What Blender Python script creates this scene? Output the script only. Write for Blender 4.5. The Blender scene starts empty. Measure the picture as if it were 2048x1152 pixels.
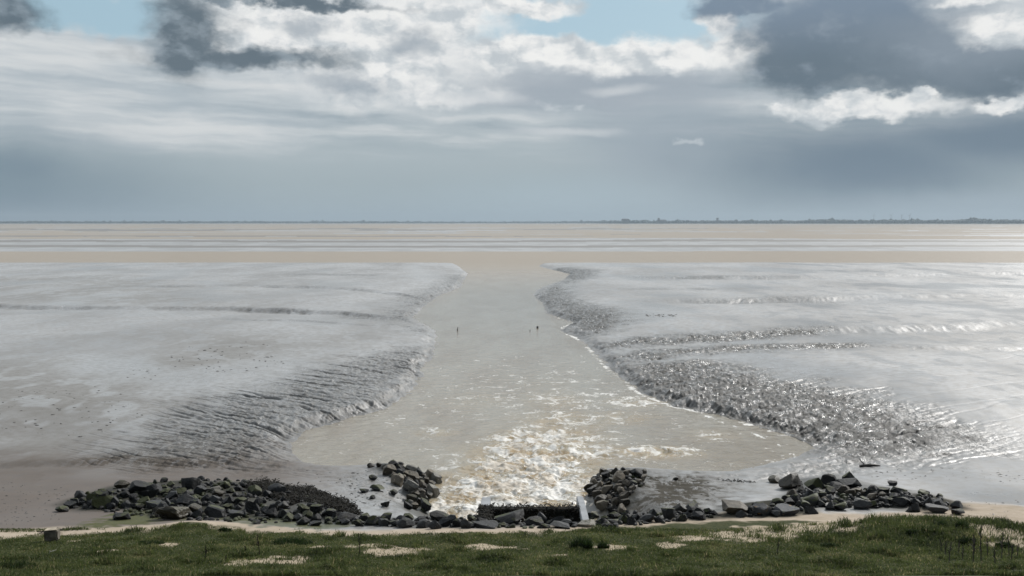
import bpy, bmesh, math, random
import numpy as np
from mathutils import Vector, Matrix, noise as mnoise

random.seed(7)
rng = np.random.default_rng(11)
R = math.radians
D = bpy.data
scene = bpy.context.scene
col = scene.collection

# ---------------------------------------------------------------- camera
F = 1991.0            # focal length in photo pixels (2048 wide)
CAM_H = 9.0           # metres above the water level
PITCH = math.atan(131.0 / F)
cam = D.cameras.new('camera'); cam_o = D.objects.new('camera', cam); col.objects.link(cam_o)
cam.sensor_width = 36.0; cam.lens = 36.0 * F / 2048.0
cam.clip_start = 0.1; cam.clip_end = 60000
cam_o.location = (0, 0, CAM_H); cam_o.rotation_euler = (math.pi / 2 - PITCH, 0, 0)
scene.camera = cam_o
scene.view_settings.view_transform = 'Standard'
scene.view_settings.look = 'None'
scene.view_settings.exposure = 0.0
scene.view_settings.gamma = 1.0
scene.cycles.max_bounces = 6
scene.cycles.volume_bounces = 0
scene.cycles.sample_clamp_indirect = 4.0

# ---------------------------------------------------------------- sun
SUN_AZ, SUN_EL = R(41.0), R(37.0)      # azimuth measured from +Y towards +X
sun = D.lights.new('sun', 'SUN'); sun.energy = 3.6; sun.angle = R(0.5); sun.color = (1.0, 0.97, 0.93)
sun_o = D.objects.new('sun', sun); col.objects.link(sun_o)
sd = Vector((math.sin(SUN_AZ) * math.cos(SUN_EL), math.cos(SUN_AZ) * math.cos(SUN_EL), math.sin(SUN_EL)))
sun_o.rotation_euler = sd.to_track_quat('Z', 'Y').to_euler()
sun_o.location = sd * 100

# ---------------------------------------------------------------- node helper
def lin(r, g, b):
    f = lambda c: (c / 255.0 / 12.92) if c <= 10.3 else ((c / 255.0 + 0.055) / 1.055) ** 2.4
    return (f(r), f(g), f(b), 1.0)

class NT:
    def __init__(s, tree): s.t = tree; s.n = tree.nodes; s.l = tree.links
    def node(s, typ, **kw):
        n = s.n.new(typ)
        for k, v in kw.items(): setattr(n, k, v)
        return n
    def put(s, sock, v):
        if isinstance(v, bpy.types.NodeSocket): s.l.new(v, sock)
        elif v is not None: sock.default_value = v
    def m(s, op, a, b=None, c=None, clamp=False):
        n = s.node('ShaderNodeMath', operation=op, use_clamp=clamp)
        s.put(n.inputs[0], a); s.put(n.inputs[1], b); s.put(n.inputs[2], c)
        return n.outputs[0]
    def vm(s, op, a, b=None, c=None, out=0):
        n = s.node('ShaderNodeVectorMath', operation=op)
        s.put(n.inputs[0], a); s.put(n.inputs[1], b)
        if c is not None: s.put(n.inputs[2], c)
        return n.outputs[out]
    def mix(s, f, a, b):
        n = s.node('ShaderNodeMix', data_type='RGBA')
        s.put(n.inputs[0], f); s.put(n.inputs[6], a); s.put(n.inputs[7], b)
        return n.outputs[2]
    def ss(s, v, lo, hi, a=0.0, b=1.0):
        n = s.node('ShaderNodeMapRange', interpolation_type='SMOOTHSTEP')
        s.put(n.inputs[0], v); s.put(n.inputs[1], lo); s.put(n.inputs[2], hi); s.put(n.inputs[3], a); s.put(n.inputs[4], b)
        return n.outputs[0]
    def noise(s, vec, scale, detail=4, rough=0.55, dist=0.0, color=False):
        n = s.node('ShaderNodeTexNoise')
        s.put(n.inputs['Vector'], vec); n.inputs['Scale'].default_value = scale
        n.inputs['Detail'].default_value = detail; n.inputs['Roughness'].default_value = rough
        n.inputs['Distortion'].default_value = dist
        return n.outputs['Color'] if color else n.outputs['Fac']
    def attr(s, name):
        return s.node('ShaderNodeAttribute', attribute_name=name).outputs['Fac']
    def xyz(s, x, y, z):
        n = s.node('ShaderNodeCombineXYZ'); s.put(n.inputs[0], x); s.put(n.inputs[1], y); s.put(n.inputs[2], z)
        return n.outputs[0]
    def ramp(s, v, stops):
        n = s.node('ShaderNodeValToRGB'); e = n.color_ramp.elements
        while len(e) < len(stops): e.new(0.5)
        for el, (p, c) in zip(e, stops): el.position = p; el.color = c
        s.put(n.inputs[0], v)
        return n.outputs[0]

# ---------------------------------------------------------------- world: Nishita sky seen through layers of cloud
world = D.worlds.new('World'); scene.world = world; world.use_nodes = True
def build_world():
    w = NT(world.node_tree)
    for n in list(w.n): w.n.remove(n)
    out = w.node('ShaderNodeOutputWorld'); bg = w.node('ShaderNodeBackground')
    K = 0.1; bg.inputs['Strength'].default_value = K
    w.l.new(bg.outputs[0], out.inputs[0])
    sky = w.node('ShaderNodeTexSky', sky_type='NISHITA', sun_disc=False, sun_elevation=SUN_EL, sun_rotation=SUN_AZ)
    sky.air_density = 1.0; sky.dust_density = 1.5
    tc = w.node('ShaderNodeTexCoord'); sep = w.node('ShaderNodeSeparateXYZ'); w.l.new(tc.outputs['Generated'], sep.inputs[0])
    X, Y, Z = sep.outputs
    DEG = 180 / math.pi
    az = w.m('MULTIPLY', w.m('ARCTAN2', X, Y), DEG)
    el = w.m('MULTIPLY', w.m('ARCSINE', Z), DEG)
    P = w.xyz(az, el, 0.0)
    def ae(px, py):
        x = (px - 1024) / F; u = (576 - py) / F
        y = math.cos(PITCH) + u * math.sin(PITCH); z = -math.sin(PITCH) + u * math.cos(PITCH)
        return math.degrees(math.atan2(x, y)), math.degrees(math.atan2(z, math.hypot(x, y)))
    C = lambda r, g, b: tuple([c / K for c in lin(r, g, b)[:3]] + [1.0])
    # turbulence fields (in degrees on the sky)
    q = w.vm('MULTIPLY', P, (1.0, 1.5, 1.0))
    wn = w.noise(q, 0.26, 5, 0.52, color=True)
    warp = w.vm('MULTIPLY', w.vm('SUBTRACT', wn, (0.5, 0.5, 0.5)), (4.0, 2.0, 0.0))
    wn2 = w.noise(q, 1.0, 6, 0.56, color=True)
    warp2 = w.vm('MULTIPLY', w.vm('SUBTRACT', wn2, (0.5, 0.5, 0.5)), (1.5, 1.0, 0.0))
    Pw = w.vm('ADD', w.vm('ADD', P, warp), warp2)                       # strongly broken edges
    Ps = w.vm('ADD', P, w.vm('MULTIPLY', warp, (0.9, 0.6, 0.0)))         # soft edges
    fine = w.noise(w.vm('ADD', q, w.vm('MULTIPLY', warp2, (0.6, 0.6, 0))), 0.42, 7, 0.55)
    fine_s = w.noise(w.vm('ADD', w.vm('ADD', q, w.vm('MULTIPLY', warp2, (0.6, 0.6, 0))), (0.40, 0.75, 0.0)), 0.42, 7, 0.55)   # a step towards the sun
    lit = w.m('SUBTRACT', fine, fine_s)
    def field(coord, blobs):
        d = None
        for px, py, rx, ry in blobs:
            a, e = ae(px, py); sx, sy = F * math.pi / 180 / rx, F * math.pi / 180 / ry
            v = w.vm('MULTIPLY_ADD', coord, (sx, sy, 0), (-a * sx, -e * sy, 0))
            L = w.vm('LENGTH', v, out=1)
            d = L if d is None else w.m('SMOOTH_MIN', d, L, 0.25)
        return d
    def layer(base, coord, blobs, lo, hi, colour, amt=1.0, nz=0.0):
        d = field(coord, blobs)
        if nz: d = w.m('ADD', d, w.m('MULTIPLY', w.m('SUBTRACT', fine, 0.5), nz))
        return w.mix(w.ss(d, lo, hi, amt, 0.0), base, colour)
    # base veil: grey rain sky, brighter with height
    e01 = w.m('DIVIDE', el, 40.0)
    base = w.ramp(e01, [(0.0, C(162, 177, 184)), (0.055, C(164, 177, 182)), (0.11, C(174, 185, 190)), (0.17, C(190, 198, 203)),
                        (0.24, C(204, 209, 213)), (0.33, C(206, 212, 216)), (0.5, C(225, 228, 230)), (1.0, C(215, 222, 228))])
    # long soft streaks through the middle
    Pt = w.vm('ADD', P, w.vm('MULTIPLY', warp, (0.8, 0.45, 0)))
    st = w.noise(w.vm('MULTIPLY', w.vm('ADD', Pt, w.xyz(0.0, w.m('MULTIPLY', az, 0.03), 0.0)), (0.09, 0.80, 1)), 1.0, 7, 0.55)
    band = w.m('MULTIPLY', w.ss(el, 3.0, 5.5), w.ss(el, 13.0, 9.5))
    stl = w.m('MULTIPLY', w.ss(st, 0.48, 0.68), band)
    std = w.m('MULTIPLY', w.ss(st, 0.52, 0.32), band)
    c = w.mix(w.m('MULTIPLY', stl, 0.8), base, C(219, 221, 222))
    c = w.mix(w.m('MULTIPLY', std, 0.9), c, C(152, 166, 175))
    # pale veil on the left
    c = layer(c, Ps, [(150, 150, 330, 110), (330, 250, 330, 45)], 0.4, 1.4, w.mix(w.ss(st, 0.35, 0.65), C(178, 188, 195), C(216, 219, 220)), 0.85, 0.8)
    # rain curtains
    c = layer(c, Ps, [(-60, 400, 430, 130), (30, 345, 170, 60)], 0.1, 1.35, C(106, 127, 142), 0.8)
    c = layer(c, Ps, [(1330, 265, 210, 170)], 0.1, 1.4, C(155, 167, 177), 0.8)
    c = layer(c, Ps, [(1730, 330, 330, 110), (2010, 275, 320, 70)], 0.15, 1.4, C(106, 124, 140), 0.95)
    c = layer(c, Ps, [(2010, 420, 330, 42)], 0.1, 1.35, C(156, 170, 180), 0.9)
    c = layer(c, Ps, [(1130, 400, 260, 50)], 0.0, 1.5, C(170, 186, 194), 0.8)
    # grey undersides
    c = layer(c, Ps, [(1180, 175, 300, 45), (1030, 190, 150, 34)], 0.2, 1.35, C(160, 170, 180), 0.9, 0.9)
    # blue openings
    skyc = w.mix(0.75, sky.outputs[0], C(168, 199, 213))
    c = layer(c, Pw, [(180, 20, 180, 40), (1200, 42, 340, 60)], 0.65, 1.25, skyc, 1.0)
    # white cumulus, lit from the upper right
    sh = w.m('ADD', w.m('MULTIPLY', lit, 1.0), w.m('MULTIPLY', w.m('SUBTRACT', fine, 0.5), 0.55))
    white = w.ramp(w.ss(sh, -0.24, 0.16), [(0.0, C(193, 200, 205)), (0.4, C(215, 219, 221)), (0.75, C(232, 233, 233)), (1.0, C(243, 243, 241))])
    c = layer(c, Pw, [(560, 62, 200, 66), (740, 100, 200, 110), (850, 40, 170, 70), (900, 185, 120, 28), (640, 145, 70, 14)], 0.5, 1.3, white, 0.96, 0.8)
    c = layer(c, Pw, [(1100, 108, 220, 36), (1300, 110, 200, 40), (1470, 96, 90, 40), (1050, 12, 110, 24), (1450, 40, 50, 26)], 0.6, 1.15, white, 1.0, 0.8)
    c = layer(c, Ps, [(960, 195, 110, 18), (1240, 178, 70, 10), (1120, 262, 120, 10)], 0.2, 1.4, C(208, 212, 215), 0.7, 0.7)
    # slate clouds in front
    dk = w.mix(w.ss(w.m('ADD', fine, lit), 0.35, 0.75), C(92, 107, 118), C(134, 147, 157))
    c = layer(c, Pw, [(375, 62, 78, 78), (365, 115, 84, 28), (480, 114, 200, 22), (400, 85, 60, 40), (560, 4, 220, 11), (15, 25, 75, 34)], 0.45, 1.4, dk, 0.96, 0.5)
    c = layer(c, Pw, [(690, 160, 95, 26), (830, 80, 60, 30), (600, 52, 60, 22)], 0.2, 1.4, C(150, 162, 173), 0.75, 0.7)
    dk2 = w.mix(w.ss(el, 8.3, 12.0), C(98, 114, 127), C(120, 137, 155))
    dk2 = w.mix(w.ss(w.m('ADD', fine, w.m('MULTIPLY', lit, 0.5)), 0.50, 0.95), dk2, C(140, 153, 166))
    c = layer(c, Pw, [(1690, 70, 200, 120), (1620, 132, 115, 50), (1850, 120, 230, 62), (2050, 140, 170, 52), (1490, 8, 95, 26)], 0.55, 1.32, dk2, 0.97, 0.5)
    c = layer(c, Ps, [(1930, 90, 180, 64)], 0.1, 1.4, C(142, 154, 166), 0.75, 0.6)
    # bright shreds between
    c = layer(c, Pw, [(1720, 211, 195, 23), (1548, 219, 36, 9), (2005, 66, 92, 34), (1960, 6, 72, 15), (2025, 206, 54, 14), (1840, 188, 44, 11)], 0.55, 1.2, white, 0.97, 0.6)
    c = layer(c, Pw, [(1095, 210, 15, 9), (1158, 213, 18, 8), (1375, 288, 16, 5)], 0.2, 1.5, C(214, 219, 222), 0.45, 0.8)
    # unseen sky, shaped for its light: bright round the sun, dimmed overhead and behind
    up = w.noise(w.vm('MULTIPLY', P, (0.05, 0.08, 1)), 1.0, 6, 0.55)
    upc = w.mix(w.ss(up, 0.36, 0.62), (9.6, 10.8, 12.0, 1.0), (17.5, 18.3, 19.0, 1.0))
    g = w.vm('DOT_PRODUCT', tc.outputs['Generated'], tuple(sd), out=1)
    glow = w.m('POWER', w.m('MAXIMUM', g, 0.0), 14.0)
    upc = w.mix(w.m('MAXIMUM', w.ss(el, 34, 62), w.ss(Y, 0.35, -0.15)), upc, (2.3, 2.7, 3.2, 1.0))
    upc = w.mix(w.m('MULTIPLY', glow, 0.9), upc, (19.0, 18.9, 18.5, 1.0))
    c = w.mix(w.m('MAXIMUM', w.ss(el, 13.2, 18.0), w.ss(Y, 0.45, 0.1)), c, upc)
    c = w.mix(w.ss(el, 0.0, -2.0), c, C(120, 120, 115))
    w.l.new(c, bg.inputs['Color'])
    world.cycles.sampling_method = 'MANUAL'; world.cycles.sample_map_resolution = 512
build_world()

# ---------------------------------------------------------------- numpy noise
def _hash(ix, iy, seed):
    h = (ix.astype(np.int64) * 374761393 + iy.astype(np.int64) * 668265263 + seed * 974711) & 0x7fffffff
    h = ((h ^ (h >> 13)) * 1274126177) & 0x7fffffff
    return (h ^ (h >> 16)) & 0xffff
_ang = np.arange(0x10000) * (2 * np.pi / 0x10000)
_COS, _SIN = np.cos(_ang).astype(np.float32), np.sin(_ang).astype(np.float32)
def pn(x, y, seed=0):
    x0 = np.floor(x); y0 = np.floor(y); fx = (x - x0).astype(np.float32); fy = (y - y0).astype(np.float32)
    x0 = x0.astype(np.int64); y0 = y0.astype(np.int64)
    def g(i, j):
        h = _hash(x0 + i, y0 + j, seed)
        return _COS[h] * (fx - i) + _SIN[h] * (fy - j)
    u = fx * fx * fx * (fx * (fx * 6 - 15) + 10); v = fy * fy * fy * (fy * (fy * 6 - 15) + 10)
    a = g(0, 0); b = g(1, 0); c = g(0, 1); d = g(1, 1)
    return (a + u * (b - a) + v * (c - a + u * (a - b - c + d))) * 1.5
def fbm(x, y, o=4, seed=0, gain=0.5):
    s = 0; a = 1.0; n = 0
    for i in range(o):
        s = s + a * pn(x * 2.03 ** i, y * 2.03 ** i, seed + i * 17); n += a; a *= gain
    return s / n
def sst(v, lo, hi):
    t = np.clip((v - lo) / (hi - lo), 0, 1); return t * t * (3 - 2 * t)

# ---------------------------------------------------------------- the lie of the land
_PY = np.array([0, 6, 18, 20.5, 22.5, 24, 26, 28, 31, 34, 40, 60, 400.0])
_PZ = np.array([7.35, 6.6, 2.5, 1.95, 1.65, 1.4, 1.1, 0.85, 0.55, 0.40, 0.30, 0.25, 0.25])
def zprof(y): return np.interp(y, _PY, _PZ)
def ray(px, py):
    x = (px - 1024) / F; u = (576 - py) / F
    return x, math.cos(PITCH) + u * math.sin(PITCH), -math.sin(PITCH) + u * math.cos(PITCH)
def on_z(px, py, z=0.0):
    x, y, dz = ray(px, py); t = (CAM_H - z) / -dz
    return x * t, y * t
def on_prof(px, py):
    z = 0.6
    for _ in range(30):
        x, y = on_z(px, py, z); z = 0.5 * z + 0.5 * float(zprof(y))
    return x, y
def poly_sd(x, y, poly):
    """signed distance to a closed polygon: negative inside"""
    best = np.full(x.shape, 1e9); inside = np.zeros(x.shape, bool)
    n = len(poly)
    for i in range(n):
        ax, ay = poly[i]; bx, by = poly[(i + 1) % n]
        ex, ey = bx - ax, by - ay
        t = np.clip(((x - ax) * ex + (y - ay) * ey) / (ex * ex + ey * ey + 1e-12), 0, 1)
        d = (x - ax - t * ex) ** 2 + (y - ay - t * ey) ** 2
        best = np.minimum(best, d)
        if ay != by:
            inside ^= ((ay > y) != (by > y)) & (x < (bx - ax) * (y - ay) / (by - ay) + ax)
    d = np.sqrt(best)
    return np.where(inside, -d, d)
def sd_near(x, y, poly, pad=12.0):
    """poly_sd only where it can matter"""
    p = np.array(poly); out = np.full(x.shape, pad)
    m = (x > p[:, 0].min() - pad) & (x < p[:, 0].max() + pad) & (y > p[:, 1].min() - pad) & (y < p[:, 1].max() + pad)
    if m.any(): out[m] = np.minimum(poly_sd(x[m], y[m], poly), pad)
    return out

LEFT = [(912, 529), (936, 547), (922, 574), (879, 591), (850, 611), (825, 635), (850, 650), (871, 660), (871, 684), (868, 712), (845, 735),
        (843, 751), (825, 781), (777, 816), (677, 844), (614, 861), (584, 887), (586, 907), (606, 925), (680, 934), (745, 932), (800, 935),
        (850, 945), (882, 956), (868, 966), (872, 984), (850, 1008), (838, 1020), (868, 1040), (905, 1046)]
RIGHT = [(1078, 533), (1139, 548), (1127, 560), (1074, 579), (1066, 591), (1086, 608), (1093, 627), (1148, 645), (1119, 661), (1155, 676),
         (1182, 698), (1206, 722), (1233, 748), (1285, 788), (1350, 813), (1400, 822), (1500, 848), (1590, 875), (1627, 894), (1598, 912),
         (1527, 930), (1455, 944), (1370, 944), (1290, 938), (1215, 936), (1190, 955), (1163, 978), (1172, 1003), (1205, 1018), (1225, 1036), (1180, 1044)]
CHAN = [on_z(905, 524)] + [on_z(*p) for p in LEFT[:-1]] + [(-1.7, 27.9), (-1.25, 26.9), (2.6, 26.9), (3.0, 27.6)] + [on_z(*p) for p in reversed(RIGHT[:-1])] + [on_z(1085, 524)]
BAND_Y0, BAND_Y1 = CAM_H * F / (528.5 - 445), CAM_H * F / (503 - 445)     # the wide channel that crosses the view

P_ = lambda pts: [on_z(a, b, 0.6) for a, b in pts]
ROUGH_R = [P_([(1076, 533), (1135, 533), (1200, 540), (1190, 552), (1140, 568), (1150, 590), (1190, 608), (1245, 620), (1265, 640), (1230, 660), (1150, 664), (1110, 640), (1075, 605), (1055, 590), (1075, 575), (1125, 555)]),
           P_([(1200, 718), (1290, 716), (1400, 712), (1470, 722), (1560, 752), (1650, 768), (1750, 790), (1850, 828), (1930, 852), (1985, 868), (1960, 884), (1850, 905), (1700, 925), (1540, 936), (1600, 918), (1640, 892), (1500, 846), (1400, 818), (1290, 786)]),
           P_([(1180, 676), (1400, 668), (1640, 656), (1640, 666), (1400, 684), (1200, 690)]),
           P_([(1195, 700), (1480, 684), (1720, 684), (1700, 692), (1480, 700), (1215, 720)])]
ROUGH_L = [P_([(945, 545), (900, 548), (865, 570), (800, 590), (790, 605), (830, 610), (900, 596), (940, 575)]),
           P_([(800, 605), (760, 628), (680, 624), (680, 632), (830, 640), (860, 612)]),
           P_([(780, 640), (840, 662), (885, 662), (860, 652)]),
           P_([(875, 672), (830, 680), (760, 700), (700, 716), (600, 742), (540, 765), (420, 790), (360, 820), (300, 850), (190, 905), (300, 921), (470, 924), (600, 926), (580, 888), (610, 862), (680, 842), (780, 814), (850, 750), (880, 715)])]
SCARPS = [  # pixel line, drop, width of the face
    ([(-700, 612), (0, 616), (250, 621), (450, 619), (700, 626), (800, 634), (835, 645)], 0.50, 1.5),
    ([(250, 577), (480, 575), (640, 577), (800, 587), (880, 596)], 0.32, 2.0),
    ([(560, 553), (660, 552), (760, 554)], 0.2, 2.5),
    ([(420, 640), (600, 641), (760, 650)], 0.16, 1.0),
    ([(1165, 684), (1300, 684), (1420, 677), (1620, 665), (1800, 664), (2048, 655), (2700, 640)], 0.34, 3.4),
    ([(1195, 718), (1290, 713), (1500, 692), (1750, 689), (1900, 697), (2200, 703)], 0.20, 1.6),
    ([(1240, 606), (1450, 602), (1700, 599), (1850, 597), (2500, 596)], 0.46, 3.6),
    ([(1200, 557), (1420, 557), (1600, 558), (1900, 552), (2500, 548)], 0.42, 5.0),
    ([(1220, 582), (1450, 580), (1500, 580)], 0.14, 3.0),
    ([(-400, 930), (0, 921), (120, 917), (250, 914), (420, 920), (560, 925)], 0.16, 0.9),
]
SCARPS = [([on_z(a, b, 0.6) for a, b in L], dz, w) for L, dz, w in SCARPS]
Q_ = lambda pts: [on_prof(a, b) for a, b in pts]
BROWN = [P_([(-300, 690), (200, 735), (420, 672), (640, 676), (600, 720), (480, 770), (330, 830), (200, 905), (0, 915), (-300, 905)]), P_([(-200, 560), (300, 555), (500, 612), (0, 614)]), P_([(1560, 660), (2300, 640), (2300, 700), (1700, 690)])]
GLINT_MUD = Q_([(650, 948), (735, 938), (800, 952), (835, 1000), (800, 1024), (725, 1012)])
DARK_MUD = Q_([(1270, 950), (1400, 948), (1450, 975), (1410, 1010), (1330, 1026), (1240, 1026), (1270, 985)])  # darker, streaky mud slope beside the right bank rocks
PILES = [Q_([(120, 1008), (170, 985), (260, 966), (380, 958), (470, 962), (540, 970), (610, 985), (700, 1020), (700, 1046), (560, 1040), (420, 1036), (330, 1034), (250, 1016), (160, 1022)]),
         Q_([(690, 1030), (900, 1040), (1100, 1040), (1240, 1030), (1440, 1018), (1440, 1032), (1240, 1048), (1000, 1054), (800, 1052), (690, 1046)]),
         Q_([(1440, 1012), (1560, 1000), (1580, 960), (1680, 950), (1780, 978), (1880, 990), (1930, 1015), (1840, 1020), (1700, 1014), (1560, 1032), (1450, 1034)]),
         Q_([(740, 926), (800, 926), (885, 952), (875, 985), (850, 1024), (800, 1008), (815, 975), (800, 950), (745, 942)]),
         Q_([(1215, 934), (1290, 938), (1300, 960), (1260, 1000), (1230, 1030), (1170, 1005), (1160, 978)])]
GRASS_EDGE = [(-600, 1078), (-100, 1072), (0, 1070), (80, 1066), (300, 1059), (385, 1049), (450, 1054), (520, 1061), (700, 1066), (880, 1064), (1000, 1063), (1100, 1059),
              (1240, 1049), (1350, 1043), (1420, 1039), (1560, 1036), (1640, 1044), (1720, 1054), (1800, 1056), (1880, 1054), (1960, 1056), (2048, 1063), (2200, 1075), (2700, 1100)]
GRASS_EDGE = [(a, b + 2) for a, b in GRASS_EDGE]
_ge = np.array([on_prof(*p) for p in GRASS_EDGE])
BARE = [(790, 1103, 60, 9), (720, 1093, 50, 5), (990, 1095, 60, 6), (1240, 1097, 45, 7), (1490, 1072, 110, 12), (1590, 1064, 130, 13), (1700, 1052, 80, 9), (1380, 1078, 40, 6),
        (1990, 1078, 60, 10), (2030, 1090, 50, 9), (150, 1082, 14, 3), (560, 1122, 60, 7), (480, 1125, 40, 6), (215, 1103, 22, 4), (330, 1090, 30, 4), (1340, 1089, 30, 5), (1120, 1112, 30, 4), (640, 1094, 30, 4)]
_bare = []
for a, b, rx, ry in BARE:
    x, y = on_prof(a, b); x1, _ = on_prof(a + rx, b); _, y1 = on_prof(a, b - ry)
    _bare.append((x, y, x1 - x, y1 - y))
ALGAE = Q_([(140, 1060), (215, 1030), (270, 1016), (380, 1020), (480, 1008), (600, 1034), (760, 1046), (640, 1060), (500, 1052), (420, 1040), (330, 1042), (300, 1050)])
HUMP_C = on_prof(1880, 1066)
TUFT_MOUNDS = [(1160, 1090, 0.10, 0.5), (385, 1056, 0.12, 0.9), (580, 1078, 0.06, 0.5)]
TUFT_MOUNDS = [(*on_prof(a, b), h, r) for a, b, h, r in TUFT_MOUNDS]

FAR = [  # pixel rows and what lies there: height, wetness
    (503, -0.30, 0.0), (495.5, 0.05, 1.0), (491.5, 0.16, 0.15), (485, 0.13, 0.6), (481, 0.16, 0.1), (478, 0.14, 0.6), (473, -0.30, 0.0), (470.5, 0.22, 0.1), (463, -0.30, 0.0),
    (460.5, 0.05, 1.0), (457, 0.2, 0.1), (455, 0.07, 0.6), (451, -0.3, 0.0)]

def land(x, y):
    """height and surface masks at ground points"""
    m = {}
    nb = fbm(x * 0.5, y * 0.5, 3, 5)
    # distance to water
    dc = sd_near(x, y, CHAN, 60.0)
    db = np.maximum(y - BAND_Y1, BAND_Y0 - y)            # >0 outside the wide channel
    far = y > BAND_Y1
    crumb = fbm(x * 1.4, y * 0.8, 4, 31)
    d = np.minimum(dc + 0.45 * crumb * sst(y, 34, 50), db + 1.5 * fbm(x * 0.03, y * 0.0 + 3, 3, 8) + np.where(y > 150, 2.0 * crumb, 0))
    m['dist'] = d
    near = sst(y, 46, 36)
    hl = zprof(y) + (1 - near) * 0.62 * (1 - np.exp(-np.maximum(d, 0) / 7.0)) + 0.10 * fbm(x * 0.03, y * 0.03, 3, 2) * (1 - near) + 0.03 * fbm(x * 0.3, y * 0.3, 3, 12)
    rise = sst(d, -0.05, 1.0 + 0.5 * near)
    # rough, rilled banks
    rough = np.zeros_like(x)
    for polys in (ROUGH_L, ROUGH_R):
        for p in polys:
            s = sd_near(x, y, p, 12.0)
            rough = np.maximum(rough, sst(s + 2.2 * nb + 0.8 * crumb, 2.2, -2.6))
    L = x < -1.0 + 0.02 * y
    # rills run down the bank towards the basin
    wx = 0.5 * fbm(x * 0.2, y * 0.2, 3, 41); wy = 0.5 * fbm(x * 0.2, y * 0.2, 3, 42)
    ux = np.where(L, 0.87, -0.84); uy = np.where(L, -0.49, -0.54)
    xa, ya = x + wx, y + wy
    along = xa * ux + ya * uy; across = -xa * uy + ya * ux
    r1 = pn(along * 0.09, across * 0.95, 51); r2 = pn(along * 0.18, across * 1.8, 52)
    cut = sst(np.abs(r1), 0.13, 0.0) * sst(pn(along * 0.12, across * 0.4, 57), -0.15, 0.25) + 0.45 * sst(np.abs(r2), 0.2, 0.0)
    lumps = 0.5 * fbm(along * 1.0, across * 2.6, 3, 61, 0.6) + 0.7 * fbm(x * 3.4, y * 1.6, 3, 62, 0.6)
    clod = sst(fbm(along * 1.3, across * 2.6, 3, 66, 0.6), 0.05, 0.4)
    dedge = sst(d, 9.0, 1.0)
    z_r = rough * (-np.where(L, 0.13, 0.12) * cut + np.where(L, 0.05 + 0.07 * dedge, 0.14) * lumps + np.where(L, 0.03, 0.06) * clod * (0.5 + 0.5 * dedge))
    # faint drainage on the smooth flats
    z_s = (1 - rough) * (1 - near) * sst(d, 0.5, 6) * (-0.010 * sst(np.abs(pn(along * 0.06, across * 0.35, 71)), 0.07, 0.0) + 0.010 * fbm(x * 0.6, y * 0.25, 3, 72))
    # low scarps and creeks
    z_c = np.zeros_like(x); face_all = np.zeros_like(x)
    for pts, dz, w in SCARPS:
        px_ = np.array([p[0] for p in pts]); py_ = np.array([p[1] for p in pts]); o = np.argsort(px_); px_ = px_[o]; py_ = py_[o]
        sel = (np.abs(y - np.interp(x, px_, py_)) < 60) & (x > px_[0] - 1) & (x < px_[-1] + 1)
        if not sel.any(): continue
        xs, ys = x[sel], y[sel]
        span = px_[-1] - px_[0]
        t = ys - np.interp(xs, px_, py_) - 0.6 * w * fbm(xs * 0.16, ys * 0.0 + dz * 50, 4, 81) - 0.25 * w * np.abs(fbm(xs * 0.9, ys * 0.3, 3, 83))
        amp = sst(xs - px_[0], -0.02 * span, 0.12 * span) * sst(px_[-1] - xs, -0.02 * span, 0.12 * span) * (0.65 + 0.7 * fbm(xs * 0.05, ys * 0.0 + dz, 2, 82))
        prof = np.where(t < 0, np.exp(np.minimum(t, 0) / (5 * w)), 1 - sst(t, 0, w))
        gx = xs - 0.5 * (ys - np.interp(xs, px_, py_)) + 0.9 * fbm(xs * 0.3, ys * 0.3, 2, 87)
        gul = sst(np.abs(pn(gx * 0.6, ys * 0.05, 88)), 0.25, 0.0) * sst(pn(xs * 0.12, ys * 0.01 + dz * 9, 89) - 0.6 * sst(xs / ys, 0.26, 0.36), -0.05, 0.40)
        face = sst(t, -0.3 * w, 0.15 * w) * sst(t, 1.5 * w, 0.6 * w) * amp
        z_c[sel] += -dz * amp * prof - face * gul * 0.35 * dz
        face_all[sel] = np.maximum(face_all[sel], face * (1 - 0.8 * sst(xs / ys, 0.26, 0.34)) * (0.35 + 0.65 * sst(fbm(xs * 0.2, ys * 0.2, 3, 90), -0.2, 0.3)))
    z_c += face_all * 0.05 * lumps
    z = (hl + z_c) * rise + (z_r + z_s) * sst(d, -0.15, 0.4)
    z = np.where(d < 0, -0.04 - 0.5 * sst(-d, 0, 2.5) , np.maximum(z, 0.012))
    # near shore: rock beds, green berm
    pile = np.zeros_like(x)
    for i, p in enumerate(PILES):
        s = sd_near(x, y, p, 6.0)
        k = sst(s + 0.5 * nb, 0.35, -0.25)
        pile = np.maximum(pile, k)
        z = z + sst(s, 0.3, -1.3) * (0.22, 0.06, 0.26, 0.25, 0.28)[i]
    ge = np.interp(x, _ge[:, 0], _ge[:, 1]) + 0.35 * fbm(x * 1.1, y * 0.0, 4, 91)
    g = sst(ge - y, -0.15, 0.35)
    z = z + g * (0.0 + 0.07 * fbm(x * 0.5, y * 0.5, 3, 92)) * sst(y, 14, 18)
    hump = np.exp(-(((x - HUMP_C[0]) / 3.2) ** 2 + ((y - HUMP_C[1]) / 1.5) ** 2) ** 1.3)
    z = z + 0.30 * hump * (y < 40)
    for a, b, h, r in TUFT_MOUNDS: z = z + h * np.exp(-((x - a) ** 2 + (y - b) ** 2) / r ** 2) * (y < 40)
    bare = np.zeros_like(x)
    bn = fbm(x * 2.2, y * 2.2, 4, 95)
    for a, b, rx, ry in _bare:
        q = ((x - a) / rx) ** 2 + ((y - b) / ry) ** 2
        bare = np.maximum(bare, sst(q + 1.8 * bn, 1.3, 0.3) * (y < 40))
    m['grass'] = sst(ge - y + 0.55 * bn, -0.12, 0.5) * (1 - 0.84 * bare) * (y < 40); m['bare'] = g * bare
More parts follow.
